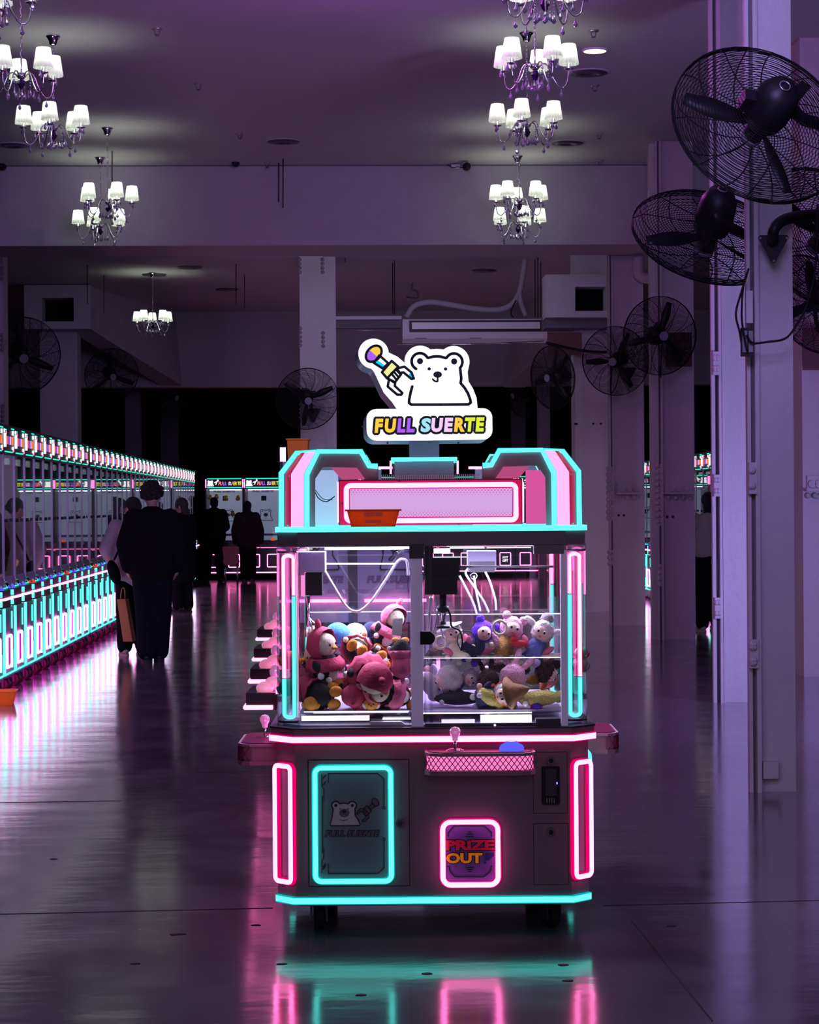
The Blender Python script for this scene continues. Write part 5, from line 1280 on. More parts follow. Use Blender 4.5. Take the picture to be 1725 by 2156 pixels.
# ================================================================== prizes inside the big machine
R3 = lambda x, y, z: Euler((radians(x), radians(y), radians(z))).to_matrix()
def toy_root(name, label, px, py, dy, rot, cat='plush toy', group=None):
    p = P(px, py, D0 + dy); r_ = thing(name, label, cat, p, 0, group); r_.rotation_euler = Euler(tuple(radians(a_) for a_ in rot)); r_.rotation_euler.z -= TH
    return r_
rg = random.Random(3)
def hooded(label, px, py, dy, rot, s=1.0, hood='t_hotpink', open_=True):
    """black and white bird plush in a pink hood; faces local -y"""
    r_ = toy_root('hooded_penguin_plush', label, px, py, dy, rot)
    r_.scale = (s, s, s)
    MB().ell((0, 0, 0), (0.040, 0.034, 0.052), seg=18, rings=12).build('body', 't_black', r_)
    MB().ell((0, -0.012, -0.006), (0.028, 0.026, 0.036), seg=14, rings=10).build('belly', 't_white', r_)
    MB().ell((0, -0.004, 0.062), (0.036, 0.032, 0.034), seg=18, rings=12).build('head', 't_cream', r_)
    f = MB(); 
    for sx in (-1, 1): f.ell((sx * 0.013, -0.034, 0.066), (0.0035, 0.002, 0.0045), seg=8, rings=6)
    f.build('eyes', 'black', r_)
    MB().ell((0, -0.038, 0.056), (0.009, 0.010, 0.005), seg=10, rings=6).build('beak', 't_orange', r_)
    h_ = MB(); vs = []; fs = []; N, K = 18, 9
    for i in range(K + 1):
        ph = pi * (0.02 + 0.62 * i / K)
        for j in range(N):
            a_ = 2 * pi * j / N; rr = 1 + 0.05 * sin(5 * a_ + i) * (i / K)
            # axis pointing up-back, the opening faces forward-down
            v = Vector((0.045 * sin(ph) * cos(a_) * rr, 0.045 * cos(ph) * rr, 0.048 * sin(ph) * sin(a_) * rr)); vs.append(v + Vector((0, 0.002, 0.064)))
    for i in range(K):
        for j in range(N): fs.append((i * N + j, i * N + (j + 1) % N, (i + 1) * N + (j + 1) % N, (i + 1) * N + j))
    h_.add(vs, fs, 0, True); h_.ell((0, 0.012, 0.115), (0.010, 0.010, 0.020), seg=10, rings=6)
    h_.lathe([(0.040, 0.03), (0.052, 0.014), (0.056, -0.004), (0.050, 0.0), (0.038, 0.02)], seg=22, flute=0.05)
    h_.build('hood', hood, r_)
    for sx in (-1, 1):
        MB().ell((sx * 0.044, -0.008, 0.004), (0.012, 0.014, 0.028), seg=10, rings=8, mtx=R3(0, sx * 25, 0)).build('wing', 't_black', r_)
        MB().ell((sx * 0.020, -0.028, -0.048), (0.018, 0.024, 0.012), seg=12, rings=8).build('foot', 't_orange', r_)
        MB().ell((sx * 0.048, -0.020, -0.014), 0.010, seg=10, rings=6).build('mitten', 't_white', r_)
    return r_
def ball_bird(label, px, py, dy, rot, s, col, face=True, crest=None):
    r_ = toy_root('round_plush', label, px, py, dy, rot); r_.scale = (s, s, s)
    MB().ell((0, 0, 0), (0.045, 0.042, 0.042), seg=20, rings=14).build('body', col, r_)
    if face:
        f = MB()
        for sx in (-1, 1): f.ell((sx * 0.014, -0.0405, 0.0), (0.004, 0.002, 0.005), seg=8, rings=6)
        f.ell((0, -0.043, -0.010), (0.005, 0.003, 0.003), seg=8, rings=5); f.build('face', 'black', r_)
    for sx in (-1, 1):
        MB().ell((sx * 0.04, -0.008, -0.012), (0.012, 0.016, 0.022), seg=10, rings=7, mtx=R3(0, sx * 30, 0)).build('flipper', crest or col, r_)
    return r_
def doll(label, px, py, dy, rot, s, hair, outfit, ears=None, ear_kind='round', extra=None, arms=None, name='furry_hood_doll', legs=None):
    """small doll with a vinyl face in a furry hood; faces local -y, upright along z"""
    r_ = toy_root(name, label, px, py, dy, rot); r_.scale = (s, s, s)
    b_ = MB().ell((0, 0, -0.052), (0.028, 0.022, 0.036), seg=14, rings=10).cyl((0, 0, -0.085), (0, 0, -0.03), 0.034, 0.018, seg=14)
    b_.build('outfit', outfit, r_)
    MB().ell((0, 0.004, 0.0), (0.034, 0.030, 0.034), seg=26, rings=18, fuzz=0.055, rnd=rg).build('furry_hood', hair, r_)
    hd = MB().ell((0, -0.012, -0.002), (0.023, 0.022, 0.022), seg=20, rings=14).ell((0, -0.034, -0.007), 0.0025, seg=8, rings=5).ell((0, -0.033, -0.013), (0.004, 0.002, 0.0015), 1, seg=8, rings=4).build('face', ['t_face', 't_red'], r_)
    for sx in (-1, 1):
        e_ = MB().ell((sx * 0.0095, -0.0315, 0.001), (0.0056, 0.003, 0.0064), seg=12, rings=8).build('eye', 'eye_white', hd)
        MB().ell((sx * 0.0093, -0.0342, 0.001), (0.0036, 0.0016, 0.0044), seg=10, rings=6).build('iris', 'eye_iris', e_)
        MB().ell((sx * 0.034, -0.006, -0.048), (0.010, 0.010, 0.024), seg=12, rings=8, mtx=R3(0, sx * 38, 0)).build('arm', arms or outfit, r_)
        MB().ell((sx * 0.044, -0.012, -0.066), 0.009, seg=10, rings=7).build('hand', 't_face', r_)
        MB().ell((sx * 0.016, -0.012, -0.094), (0.011, 0.016, 0.012), seg=12, rings=8).build('foot', legs or hair, r_)
        if ears:
            if ear_kind == 'round': MB().ell((sx * 0.026, 0.0, 0.030), (0.013, 0.008, 0.013), seg=14, rings=9, fuzz=0.04, rnd=rg).build('ear', ears, r_)
            elif ear_kind == 'long': MB().ell((sx * 0.016, 0.0, 0.052), (0.009, 0.007, 0.030), seg=12, rings=9, mtx=R3(0, sx * 14, 0)).build('ear', ears, r_)
            elif ear_kind == 'flop': MB().ell((sx * 0.044, 0.0, 0.016), (0.022, 0.008, 0.010), seg=12, rings=8, mtx=R3(0, sx * -20, 0)).build('ear', ears, r_)
    if extra: extra(r_)
    return r_
# left compartment
hooded('pink-hooded plush slumped upright at the left, seen side-on, the tallest in the left compartment', 685, 1405, 0.17, (0, -8, 55), 1.30)
hooded('pink-hooded plush lying face down in the middle of the left compartment, hood toward the glass', 775, 1420, 0.15, (100, 20, 20), 1.40)
hooded('pink-hooded plush hanging from a white tag against the glass, right end of the left compartment', 846, 1372, 0.07, (176, 0, 10), 0.85, 't_pink')
hooded('pink-hooded plush on its side in the bottom left corner of the heap', 672, 1462, 0.13, (15, 80, 140), 1.15)
hooded('pink-hooded plush upside down at the bottom centre with an orange foot to the glass', 748, 1448, 0.18, (-60, 150, 190), 1.0)
hooded('pink-hooded plush lying at the bottom right of the left compartment, cream face outward', 833, 1462, 0.13, (20, -75, 10), 1.15, 't_pink')
hooded('black plush with orange feet lying on its back behind the middle hood', 750, 1368, 0.26, (-70, 30, 0), 1.05, 't_pink')
hooded('pink-hooded plush resting high behind the hanging tag', 812, 1335, 0.32, (20, 20, 40), 1.05, 't_pink')
hooded('black and white plush lying along the back right of the left heap', 797, 1392, 0.24, (-80, 70, 0), 0.95)
hooded('pink-hooded plush half buried at the left glass edge', 660, 1418, 0.25, (5, 20, -60), 1.1, 't_pink')
hooded('black plush wedged under the middle hood with white mittens showing', 792, 1462, 0.19, (50, -130, 0), 1.05)
ball_bird('bright blue round plush at the back of the left heap', 711, 1336, 0.33, (0, 0, 0), 1.05, 't_blue', False)
ball_bird('white round plush with a small dark face, back centre of the left heap', 749, 1336, 0.36, (10, 20, 12), 1.0, 't_white', True, 't_blue')
ball_bird('navy round plush beside the white one, back of the left heap', 782, 1326, 0.38, (0, 0, 0), 0.72, 't_navy', False, 't_blue')
ball_bird('cream round plush at the far left under the claw', 665, 1335, 0.36, (0, 20, 0), 0.75, 't_cream', False, 't_white')
ball_bird('orange round plush seen through the left corner column', 612, 1390, 0.22, (0, 0, 0), 0.8, 't_coral', False, 't_orange')
ball_bird('dark green round plush low behind the left neon tubes', 606, 1448, 0.22, (0, 0, 0), 0.75, 't_green', False, 't_white')
ball_bird('blue and lilac plush low at the right end of the left compartment', 856, 1412, 0.18, (0, 0, 0), 0.62, 't_peri', False, 't_lilac')
ball_bird('orange foot-shaped plush lying at the bottom left front', 655, 1482, 0.10, (0, 0, 0), 0.62, 't_orange', False)
ball_bird('orange and white plush ball at the bottom centre front', 782, 1482, 0.10, (0, 0, 0), 0.60, 't_orange', True, 't_white')
tg = MB().prism([(-0.016, 0.03), (0.018, 0.034), (0.012, -0.03), (-0.022, -0.024)], 0, 0.001).build('price_tag', 't_white', loc=P(838, 1322, D0 + 0.02)); tag(tg, 'blank white tag pressed to the glass above the hanging plush', 'tag')
# dolls on the upper shelf of the right compartment
def ring_of(r_, c, col='t_cream', rad=0.020):
    MB().tube([(c[0] + rad * cos(t_), c[1], c[2] + rad * sin(t_)) for t_ in [2 * pi * q / 16 for q in range(16)]], 0.0035, 8, True).build('key_ring', col, r_)
def x1(r_): MB().tube([(0.03 * cos(t_) + 0.03, -0.03, -0.04 + 0.036 * sin(t_)) for t_ in [2 * pi * q / 16 for q in range(16)]], 0.0016, 5, True).build('strap', 'black', r_); ring_of(r_, (-0.050, -0.045, -0.008)); MB().lathe([(0.0, 0.012), (0.022, 0.0), (0.045, -0.006), (0.044, -0.009), (0.0, 0.0)], (0.0, 0.005, 0.028), seg=18).build('hat', 't_white', r_)
def x2(r_): MB().bx(-0.044, -0.010, -0.04, -0.03, -0.080, -0.05).build('tag', 't_navy', r_)
def x3(r_):
    ring_of(r_, (-0.045, -0.05, -0.012)); MB().ell((0.028, -0.032, -0.036), (0.026, 0.012, 0.010), seg=12, rings=8, mtx=R3(0, -20, 0)).ell((0.012, -0.03, -0.03), (0.012, 0.01, 0.012), seg=10, rings=7).build('red_bow', 't_red', r_)
def x4(r_): MB().ell((0.02, -0.03, -0.088), 0.012, seg=10, rings=7).ell((0.0, -0.032, -0.092), 0.011, seg=10, rings=7).build('lilac_flower', 't_lilac', r_)
doll('doll with a white hat and cream outfit under the claw, leftmost on the shelf', 952, 1333, 0.20, (0, -22, 8), 1.12, 't_furwhite', 't_cream', None, extra=x1, arms='t_pink')
doll('doll with bright purple fur and dark jacket, second on the shelf', 1018, 1331, 0.24, (0, 28, 10), 1.22, 't_purple', 't_navy', 't_purple', extra=x2, arms='t_pink', legs='t_purple')
doll('doll with light pink fur, red bow and gold sequin dress, third on the shelf', 1078, 1322, 0.24, (0, 20, 10), 1.25, 't_furpink', 't_gold', 't_furpink', extra=x3, arms='t_furpink')
doll('doll with grey-white fur cap and blue overalls, rightmost on the shelf', 1143, 1330, 0.22, (0, 22, -10), 1.22, 't_furwhite', 't_peri', 't_furwhite', 'flop', extra=x4, arms='t_pink')
ball_bird('fluffy grey pompom on the rightmost shelf doll', 1152, 1302, 0.24, (0, 0, 0), 0.50, 't_grey', False)
# heap below
doll('plush in a striped lilac dress lying face down at the left of the lower heap', 945, 1430, 0.20, (70, 60, 0), 1.45, 't_furwhite', 't_stripe', None, name='striped_dress_plush', arms='t_stripe')
doll('small grey plush with pale hands, left of the navy bunny', 990, 1428, 0.22, (30, 70, 40), 1.05, 't_grey', 't_navy', 't_furwhite', name='grey_plush')
doll('brown bunny in navy overalls with ears sticking up, middle of the lower heap', 1030, 1432, 0.18, (30, 20, 160), 1.15, 't_brown', 't_navy', 't_brown', 'long', name='bunny_plush')
doll('pink furry plush in a coral dress seen from behind, centre of the lower heap', 1080, 1425, 0.16, (25, -30, 170), 1.35, 't_furpink', 't_coral', 't_furpink', 'long', name='pink_bunny_plush')
doll('plush in coral trousers lying on brown fur at the right', 1150, 1415, 0.22, (60, -60, 20), 1.2, 't_brown', 't_coral', 't_brown', name='coral_trousers_plush')
doll('doll in a brown cone hat lying at the front of the lower heap', 1062, 1462, 0.10, (20, 75, 0), 1.15, 't_furwhite', 't_navy', None, name='brown_hat_doll', extra=lambda r_: MB().lathe([(0.0, 0.065), (0.012, 0.05), (0.030, 0.012), (0.052, -0.004), (0.050, -0.008), (0.0, 0.0)], (0, 0.0, 0.022), seg=20).build('hat', 't_tan', r_))
def long_plush(label, px, py, dy, rot, r3, col, name='furry_plush', paw='t_white'):
    r_ = toy_root(name, label, px, py, dy, rot); MB().ell((0, 0, 0), r3, seg=24, rings=16, fuzz=0.04, rnd=rg).build('body', col, r_)
    MB().ell((r3[0] * 0.95, 0, 0), r3[2] * 0.75, seg=14, rings=10, fuzz=0.04, rnd=rg).build('head', col, r_)
    for sx in (-1, 1): MB().ell((-r3[0] * 0.7, sx * r3[1] * 0.7, -r3[2] * 0.5), r3[2] * 0.38, seg=10, rings=7).build('paw', paw, r_)
    return r_
long_plush('yellow furry plush lying along the bottom right of the heap', 1135, 1470, 0.12, (0, -3, 5), (0.075, 0.035, 0.028), 't_yellow')
long_plush('yellow furry plush curled at the bottom left corner of the clear chute', 1030, 1468, 0.11, (0, 35, 0), (0.048, 0.03, 0.026), 't_yellow')
long_plush('dark brown furry plush stretched at the back of the lower heap', 1060, 1403, 0.30, (0, 8, 0), (0.085, 0.035, 0.025), 't_brown')
long_plush('dark brown furry plush at the back right of the lower heap', 1158, 1395, 0.28, (0, -15, 10), (0.060, 0.035, 0.032), 't_brown')
long_plush('black furry plush under the striped dress plush', 965, 1470, 0.18, (0, 0, 0), (0.085, 0.035, 0.024), 't_black')
long_plush('pale lilac plush squeezed against the centre post', 905, 1440, 0.20, (0, 70, 0), (0.045, 0.03, 0.030), 't_stripe')
long_plush('brownish plush behind the claw ring on the left of the shelf', 915, 1375, 0.28, (0, -30, 0), (0.035, 0.025, 0.022), 't_brown')
ball_bird('grey ball plush seen through the right corner column', 1222, 1400, 0.25, (0, 0, 0), 0.65, 't_grey', False)
ball_bird('green and red plush seen through the right corner column', 1224, 1375, 0.25, (0, 0, 0), 0.55, 't_green', False, 't_red')
ball_bird('magenta striped ball at the bottom right front of the heap', 1130, 1488, 0.10, (0, 0, 0), 0.42, 't_purple', False, 't_hotpink')
ball_bird('gold patterned ball low behind the coral dress', 1122, 1432, 0.2, (0, 0, 0), 0.5, 't_gold', False)

# ================================================================== row machines (single tall claw machines)
PW = 0.575
def row_master():
    """front faces local +x, width along y (0..PW), depth to -x"""
    r_ = thing('arcade_machine', 'x', 'claw machine'); w = PW - 0.02
    MB().bx(-0.7, 0, 0.01, w, 0.14, 0.74).build('cabinet', 'machine_grey', r_)
    MB().bx(-0.7, 0.01, 0.0, w + 0.01, 1.93, 2.17).build('marquee_box', 'machine_black', r_)
    MB().bx(-0.70, -0.68, 0.02, w, 0.9, 1.93).build('back_board', 'print_board2', r_)
    MB().bx(-0.68, -0.01, 0.02, w, 0.90, 0.93).build('prize_deck', 'machine_black', r_)
    MB().bx(-0.004, 0.0, 0.03, w - 0.02, 0.93, 1.93).build('glass_pane', 'glass_row', r_)
    MB().bx(-0.03, 0.008, 0.0, 0.03, 0.9, 1.93).build('window_post', 'post_grey', r_); MB().bx(-0.7, -0.68, 0.0, 0.02, 0.9, 1.93).build('window_post', 'post_grey', r_)
    MB().cyl((0.012, 0.011, 1.40), (0.035, 0.011, 1.40), 0.014, seg=8).build('door_lock', 'black', r_)
    # control shelf
    c_ = MB().slab([(0.0, 0.01), (0.055, 0.04), (0.08, 0.12), (0.08, w - 0.12), (0.055, w - 0.04), (0.0, w - 0.01)], 0.72, 0.86).build('control_shelf', 'machine_black', r_)
    MB().add([(0.0, 0.03, 0.95), (0.0, w - 0.03, 0.95), (0.05, w - 0.05, 0.865), (0.05, 0.05, 0.865)], [(0, 3, 2, 1)]).build('sloped_deck', 'machine_grey', c_)
    MB().tube([(0.045, 0.0, 0.79), (0.086, 0.10, 0.79), (0.086, w - 0.10, 0.79), (0.045, w + 0.01, 0.79)], 0.010, 6).build('shelf_neon', 'row_pink', c_)
    for z_ in (0.735, 0.81): MB().bx(0.05, 0.075, 0.015, 0.04, z_, z_ + 0.04).build('cyan_tile', 'row_cyan', c_)
    MB().lathe([(0.032, 0), (0.032, 0.010), (0.016, 0.026), (0, 0.028)], (0.04, 0.15, 0.86), seg=14).build('push_button', 'btn_blue', c_)
    js = MB().cyl((0.04, 0.36, 0.86), (0.04, 0.36, 0.92), 0.005, seg=6).build('joystick', 'chrome', c_)
    MB().ell((0.04, 0.36, 0.935), 0.018, seg=8, rings=6).build('crystal_knob', 'acrylic', js)
    MB().tube([(0.02, 0.22, 0.90), (0.05, 0.22, 0.87), (0.05, 0.46, 0.87), (0.02, 0.46, 0.90)], 0.005, 5, True).build('button_ring', 'aqua', c_)
    # lower neon
    MB().tube([(0.004, y, z) for y, z in rrect(0.03, w - 0.01, 0.165, 0.71, 0.01, 2)], 0.007, 6, True).build('door_neon', 'row_cyan', r_)
    MB().tube([(0.008, 0.008, 0.16), (0.008, 0.008, 0.70)], 0.006, 6).build('edge_neon', 'row_cyan', r_)
    MB().tube([(0.010, y, z) for y, z in rrect(0.10, 0.33, 0.22, 0.47, 0.015, 2)], 0.011, 6, True).build('prize_door_neon', 'row_pink', r_)
    MB().bx(0.0, 0.006, 0.13, 0.31, 0.24, 0.45).build('prize_door', 'mag_panel', r_)
    MB().tube([(0.004, 0.42, 0.20), (0.004, 0.42, 0.34)], 0.006, 5).build('accent_neon', 'row_cyan', r_); MB().tube([(0.004, 0.40, 0.52), (0.004, 0.40, 0.66)], 0.005, 5).build('accent_neon', 'row_cyan', r_)
    # marquee lights
    for bb_ in ((0.01, 0.027, 0.0, 0.03, 1.99, 2.10), (0.01, 0.018, 0.0, 0.03, 2.105, 2.135), (0.01, 0.018, w - 0.12, w - 0.08, 1.975, 2.0), (0.01, 0.018, w - 0.12, w - 0.08, 2.095, 2.13)): MB().bx(*bb_).build('white_bar', 'white_bar', r_)
    for bb_ in ((0.01, 0.014, 0.05, w - 0.10, 1.95, 1.96), (0.01, 0.014, w - 0.16, w - 0.02, 2.14, 2.15), (0.01, 0.014, 0.05, 0.14, 2.125, 2.135)): MB().bx(*bb_).build('cyan_bar', 'aqua', r_)
    for bb_ in ((0.01, 0.014, 0.11, 0.14, 2.10, 2.12), (0.01, 0.014, w - 0.08, w - 0.03, 1.96, 1.985)): MB().bx(*bb_).build('pink_bar', 'pink_soft', r_)
    s_ = MB(); ys = [0.10 + 0.36 * i / 7 for i in range(8)]; cols = [0, 0, 1, 1, 3, 0, 2]
    for i in range(7): s_.bx(0.01, 0.014, ys[i], ys[i + 1], 2.015, 2.08, cols[i])
    s_.build('striped_panel', ['st_red', 'st_blue', 'st_yel', 's_pink'], r_)
    MB().bx(-0.5, -0.15, 0.1, w - 0.1, 1.915, 1.925).build('led_bar', 'row_fill', r_)  # unseen glowing bar added to brighten the toys inside
    MB().bx(-0.30, -0.05, 0.06, w - 0.06, 0.128, 0.14).build('under_glow_panel', 'under_glow', r_)
    for y_ in (0.08, w - 0.08):
        for x_ in (-0.08,): caster('caster', x_, y_, r_, 1.1, 'wheel_red', 0.0, 0.9)
    return r_
def neon_row():
    first = None; i = 0; d = 15.4
    while True:
        d = 15.4 + i * 0.58 + (0.12 if i > 12 else 0)
        if d > 39.6: break
        X = -3.20 - 0.0 * (d - 16.9)
        p = EYE + Vector((0, 0, -1.5)); 
        # the row runs parallel to the hall
        r_ = row_master() if first is None else copy_tree(first)
        first = first or r_
        r_.location = (ROWX, d * cos(TH) + 0.0, 0)
        g = 'machines of the front block of the left row' if i <= 12 else 'machines of the rear block of the left row'
        if i <= 2: lab = 'neon-outlined claw machine at the near end of the left row, cut by the photo edge'
        elif i <= 12: lab = 'neon-outlined claw machine in the front block of the long left row'
        else: lab = 'neon-outlined claw machine in the rear block of the long left row, beyond the dark gap'
        tag(r_, lab, 'claw machine', g)
        ROWS.append(r_); i += 1
ROWS = []
pr = P(0, 1440, 16.95); ROWX = pr.x + 0.02
neon_row()
# a few buttons glow orange instead of blue
for i, r_ in enumerate(ROWS):
    if i % 4 == 1 or i == 9:
        for c_ in r_.children:
            if c_.name.startswith('control_shelf'):
                for q in c_.children:
                    if q.name.startswith('push_button'): q.data = q.data.copy(); q.data.materials[0] = M['btn_red']
# right row, seen only through the gaps between the columns
pr2 = P(1484, 1280, 27.5)
for i in range(16):
    r_ = copy_tree(ROWS[0]); r_.location = (pr2.x + 0.12, 25.2 + i * 0.58, 0); r_.rotation_euler = (0, 0, pi)
    tag(r_, 'neon-outlined claw machine glimpsed between the columns on the right', 'claw machine', 'machines of the right row')
# plush heaped behind the row glass
pm = {}
def simple_plush(col, loc, s, lab, grp):
    if col not in pm:
        b_ = MB().ell((0, 0, 0), (0.10, 0.09, 0.09), 0, seg=12, rings=8).ell((0.0, 0, 0.12), (0.075, 0.07, 0.07), 0, seg=12, rings=8)
        for sx in (-1, 1): b_.ell((0.03, sx * 0.05, 0.18), 0.028, 0, seg=8, rings=5).ell((0.05, sx * 0.09, 0.0), (0.04, 0.03, 0.05), 0, seg=8, rings=5).ell((0.09, sx * 0.05, -0.07), (0.05, 0.035, 0.035), 0, seg=8, rings=5)
        pm[col] = b_.mesh('plush_toy', [col])
    o = bpy.data.objects.new('plush_toy', pm[col]); C.objects.link(o); o.location = loc; o.scale = (s, s, s); o.rotation_euler = (rg.uniform(-.6, .6), rg.uniform(-.6, .6), rg.uniform(-1, 1))
    return tag(o, lab, 'plush toy', grp)
cols = ['t_green', 't_yellow', 't_white', 't_hotpink', 't_blue', 't_red', 't_hotpink', 't_lilac', 't_pink', 't_orange', 't_cream']
for i, r_ in enumerate(ROWS[:22]):
    for k_ in range(4):
        c_ = cols[(i * 3 + k_ * 2) % len(cols)] if i > 3 else ['t_white', 't_blue', 't_navy', 't_white', 't_lilac', 't_green'][(i + k_) % 6]
        z_ = 1.02 + 0.16 * (k_ // 2)
        simple_plush(c_, r_.location + Vector((-0.16 - 0.2 * (k_ % 2), 0.14 + 0.26 * (k_ % 2), z_)), rg.uniform(0.85, 1.1), 'soft toy heaped behind the reflective glass of the long left row', 'toys behind the left row glass')

# ================================================================== wide machines along the far end
def far_master():
    """front faces local -y, width centred; 0.78 wide"""
    r_ = thing('arcade_machine', 'x', 'claw machine'); w = 0.39
    MB().bx(-w, w, 0.0, 0.8, 0.12, 0.78).build('cabinet', 'machine_black', r_)
    MB().bx(-w, w, 0.0, 0.8, 1.86, 2.10).build('marquee_box', 'machine_black', r_)
    MB().bx(-w + 0.02, w - 0.02, 0.70, 0.72, 0.8, 1.86).build('back_board', 'print_board', r_)
    MB().bx(-w, -w + 0.025, 0, 0.8, 0.78, 1.86).build('window_post', 'machine_grey', r_); MB().bx(w - 0.025, w, 0, 0.8, 0.78, 1.86).build('window_post', 'machine_grey', r_)
    MB().bx(-w + 0.025, w - 0.025, 0.0, 0.004, 0.8, 1.86).build('glass_pane', 'glass', r_)
    MB().bx(-w + 0.03, w - 0.03, 0.01, 0.68, 0.9, 0.94).build('prize_deck', 'lilac_board', r_)
    q_ = MB()
    for z_ in (1.89, 2.07): q_.tube([(-w + 0.04, -0.008, z_), (w - 0.04, -0.008, z_)], 0.009, 6)
    q_.build('led_strip', 'aqua', r_)
    for x_ in (-w + 0.012, w - 0.012): MB().tube([(x_, -0.008, 1.89), (x_, -0.008, 2.06)], 0.010, 6).build('side_neon', 'pink', r_)
    def T_(pts): return [(-0.35 + (x - 700) / 700 * 0.14, 2.04 - (y_ - 250) / 600 * 0.125) for x, y_ in pts]
    q_ = MB(); bear(q_, T_, 0.004, -0.006, -0.001, 0, 0, None, False); claw_art(q_, lambda pts: [(-0.11 - (x - 255) / 510 * 0.10, 2.055 - (y_ - 190) / 530 * 0.11) for x, y_ in pts], 0.003, -0.006, -0.001, 0, {'fill': 0}); q_.build('lit_logo', 'white_bar', r_)
    ws = ['s_pink', 's_purple', 's_pink', 's_yellow', 's_lime']
    for (t_, x0_, x1_, m_) in (('FU', -0.12, -0.03, 's_red'), ('LL', -0.02, 0.05, 's_purple'), ('SU', 0.08, 0.17, 's_pink'), ('ER', 0.18, 0.26, 's_yellow'), ('TE', 0.27, 0.35, 's_lime')):
        q_ = MB(); put_text(q_, t_, x0_, x1_, 1.935, 2.01, -0.004, 0, 0.04, 0.15); q_.build('lettering', m_, r_)
    def T2(pts): return [(-0.12 + (x - 712) / 666 * 0.27, 1.44 - (y_ - 270) / 556 * 0.24) for x, y_ in pts]
    q_ = MB(); bear(q_, T2, 0.012, 0.69, 0.698, 0, 1, 2); q_.build('bear_print', ['art_dark', 'print_board', 'print_grey'], r_)
    q_ = MB(); put_text(q_, 'FULL SUERTE', -0.22, 0.22, 1.79, 1.835, -0.001, 0, 0.05, 0.15); q_.build('sticker_lettering', 'st_lilac', r_)
    MB().bx(-w + 0.04, w - 0.04, -0.12, 0, 0.74, 0.80).build('control_shelf', 'machine_black', r_)
    MB().tube([(-w + 0.01, -0.01, 0.63), (-w + 0.01, -0.13, 0.66), (w - 0.01, -0.13, 0.66), (w - 0.01, -0.01, 0.63)], 0.009, 6).build('shelf_neon', 'pink_soft', r_)
    for x_ in (-0.19, 0.19):
        MB().tube([(x_ + a_, -0.012, b_) for a_, b_ in rrect(-0.11, 0.11, 0.26, 0.52, 0.02, 3)], 0.0095, 6, True).build('door_neon', 'pink', r_)
    MB().tube([(-w, -0.012, 0.15), (w, -0.012, 0.15)], 0.010, 6).build('base_neon', 'pink', r_)
    MB().bx(-w + 0.06, w - 0.06, 0.3, 0.32, 1.835, 1.85).build('led_bar', 'white', r_)
    MB().ell((0.2, -0.06, 0.82), (0.05, 0.04, 0.03), seg=12, rings=8).build('push_button', 'btn_red', r_)
    q_ = MB().bx(-0.06, 0.04, 0.3, 0.42, 1.62, 1.72); q_.build('claw_motor', 'black', r_)
    return r_
FAR = []
fd = 43.7
xs0 = P(433, 1222, fd); wpx = 81.6
for i in range(9):
    c0 = P(433 + wpx * (i + 0.5), 1222, fd)
    r_ = far_master() if not FAR else copy_tree(FAR[0])
    r_.location = (c0.x, c0.y, 0); r_.rotation_euler = (0, 0, -TH)
    FAR.append(r_)
    lab = ['far claw machine with a full lit FULL SUERTE marquee, first from the dark gap', 'far claw machine second from the dark gap, behind the person in maroon', 'far claw machine half hidden by the big machine left side'][i] if i < 3 else 'far claw machine seen only through the glass of the big machine'
    tag(r_, lab, 'claw machine', None if i < 3 else 'far machines behind the big one')
for k_, px in ((7, 1100),):
    q_ = MB(); put_text(q_, 'LUCKY', 0.13, 0.25, 0.40, 0.45, -0.012, 0, 0.05); put_text(q_, 'GIFT', 0.13, 0.25, 0.33, 0.385, -0.012, 0, 0.05); q_.build('lettering', 'white_bar', FAR[k_])
    q_ = MB(); put_text(q_, 'LUCKY', -0.25, -0.13, 0.40, 0.45, -0.012, 0, 0.05); put_text(q_, 'GIFT', -0.25, -0.13, 0.33, 0.385, -0.012, 0, 0.05); q_.build('lettering', 'st_red', FAR[k_])
for i, (px, py) in enumerate([(443, 1049), (456, 1047), (476, 1050), (501, 1050), (475, 1083), (490, 1083)]):
    o = MB().ell((0, 0, 0), (0.05, 0.045, 0.045), seg=10, rings=7).ell((0.0, -0.01, 0.05), (0.035, 0.03, 0.03), seg=10, rings=6).build('yellow_plush', 't_glowyellow', loc=P(px, py, fd + 0.3)); tag(o, 'small yellow plush in the window of the first far machine', 'plush toy', 'yellow plushes in the first far machine')



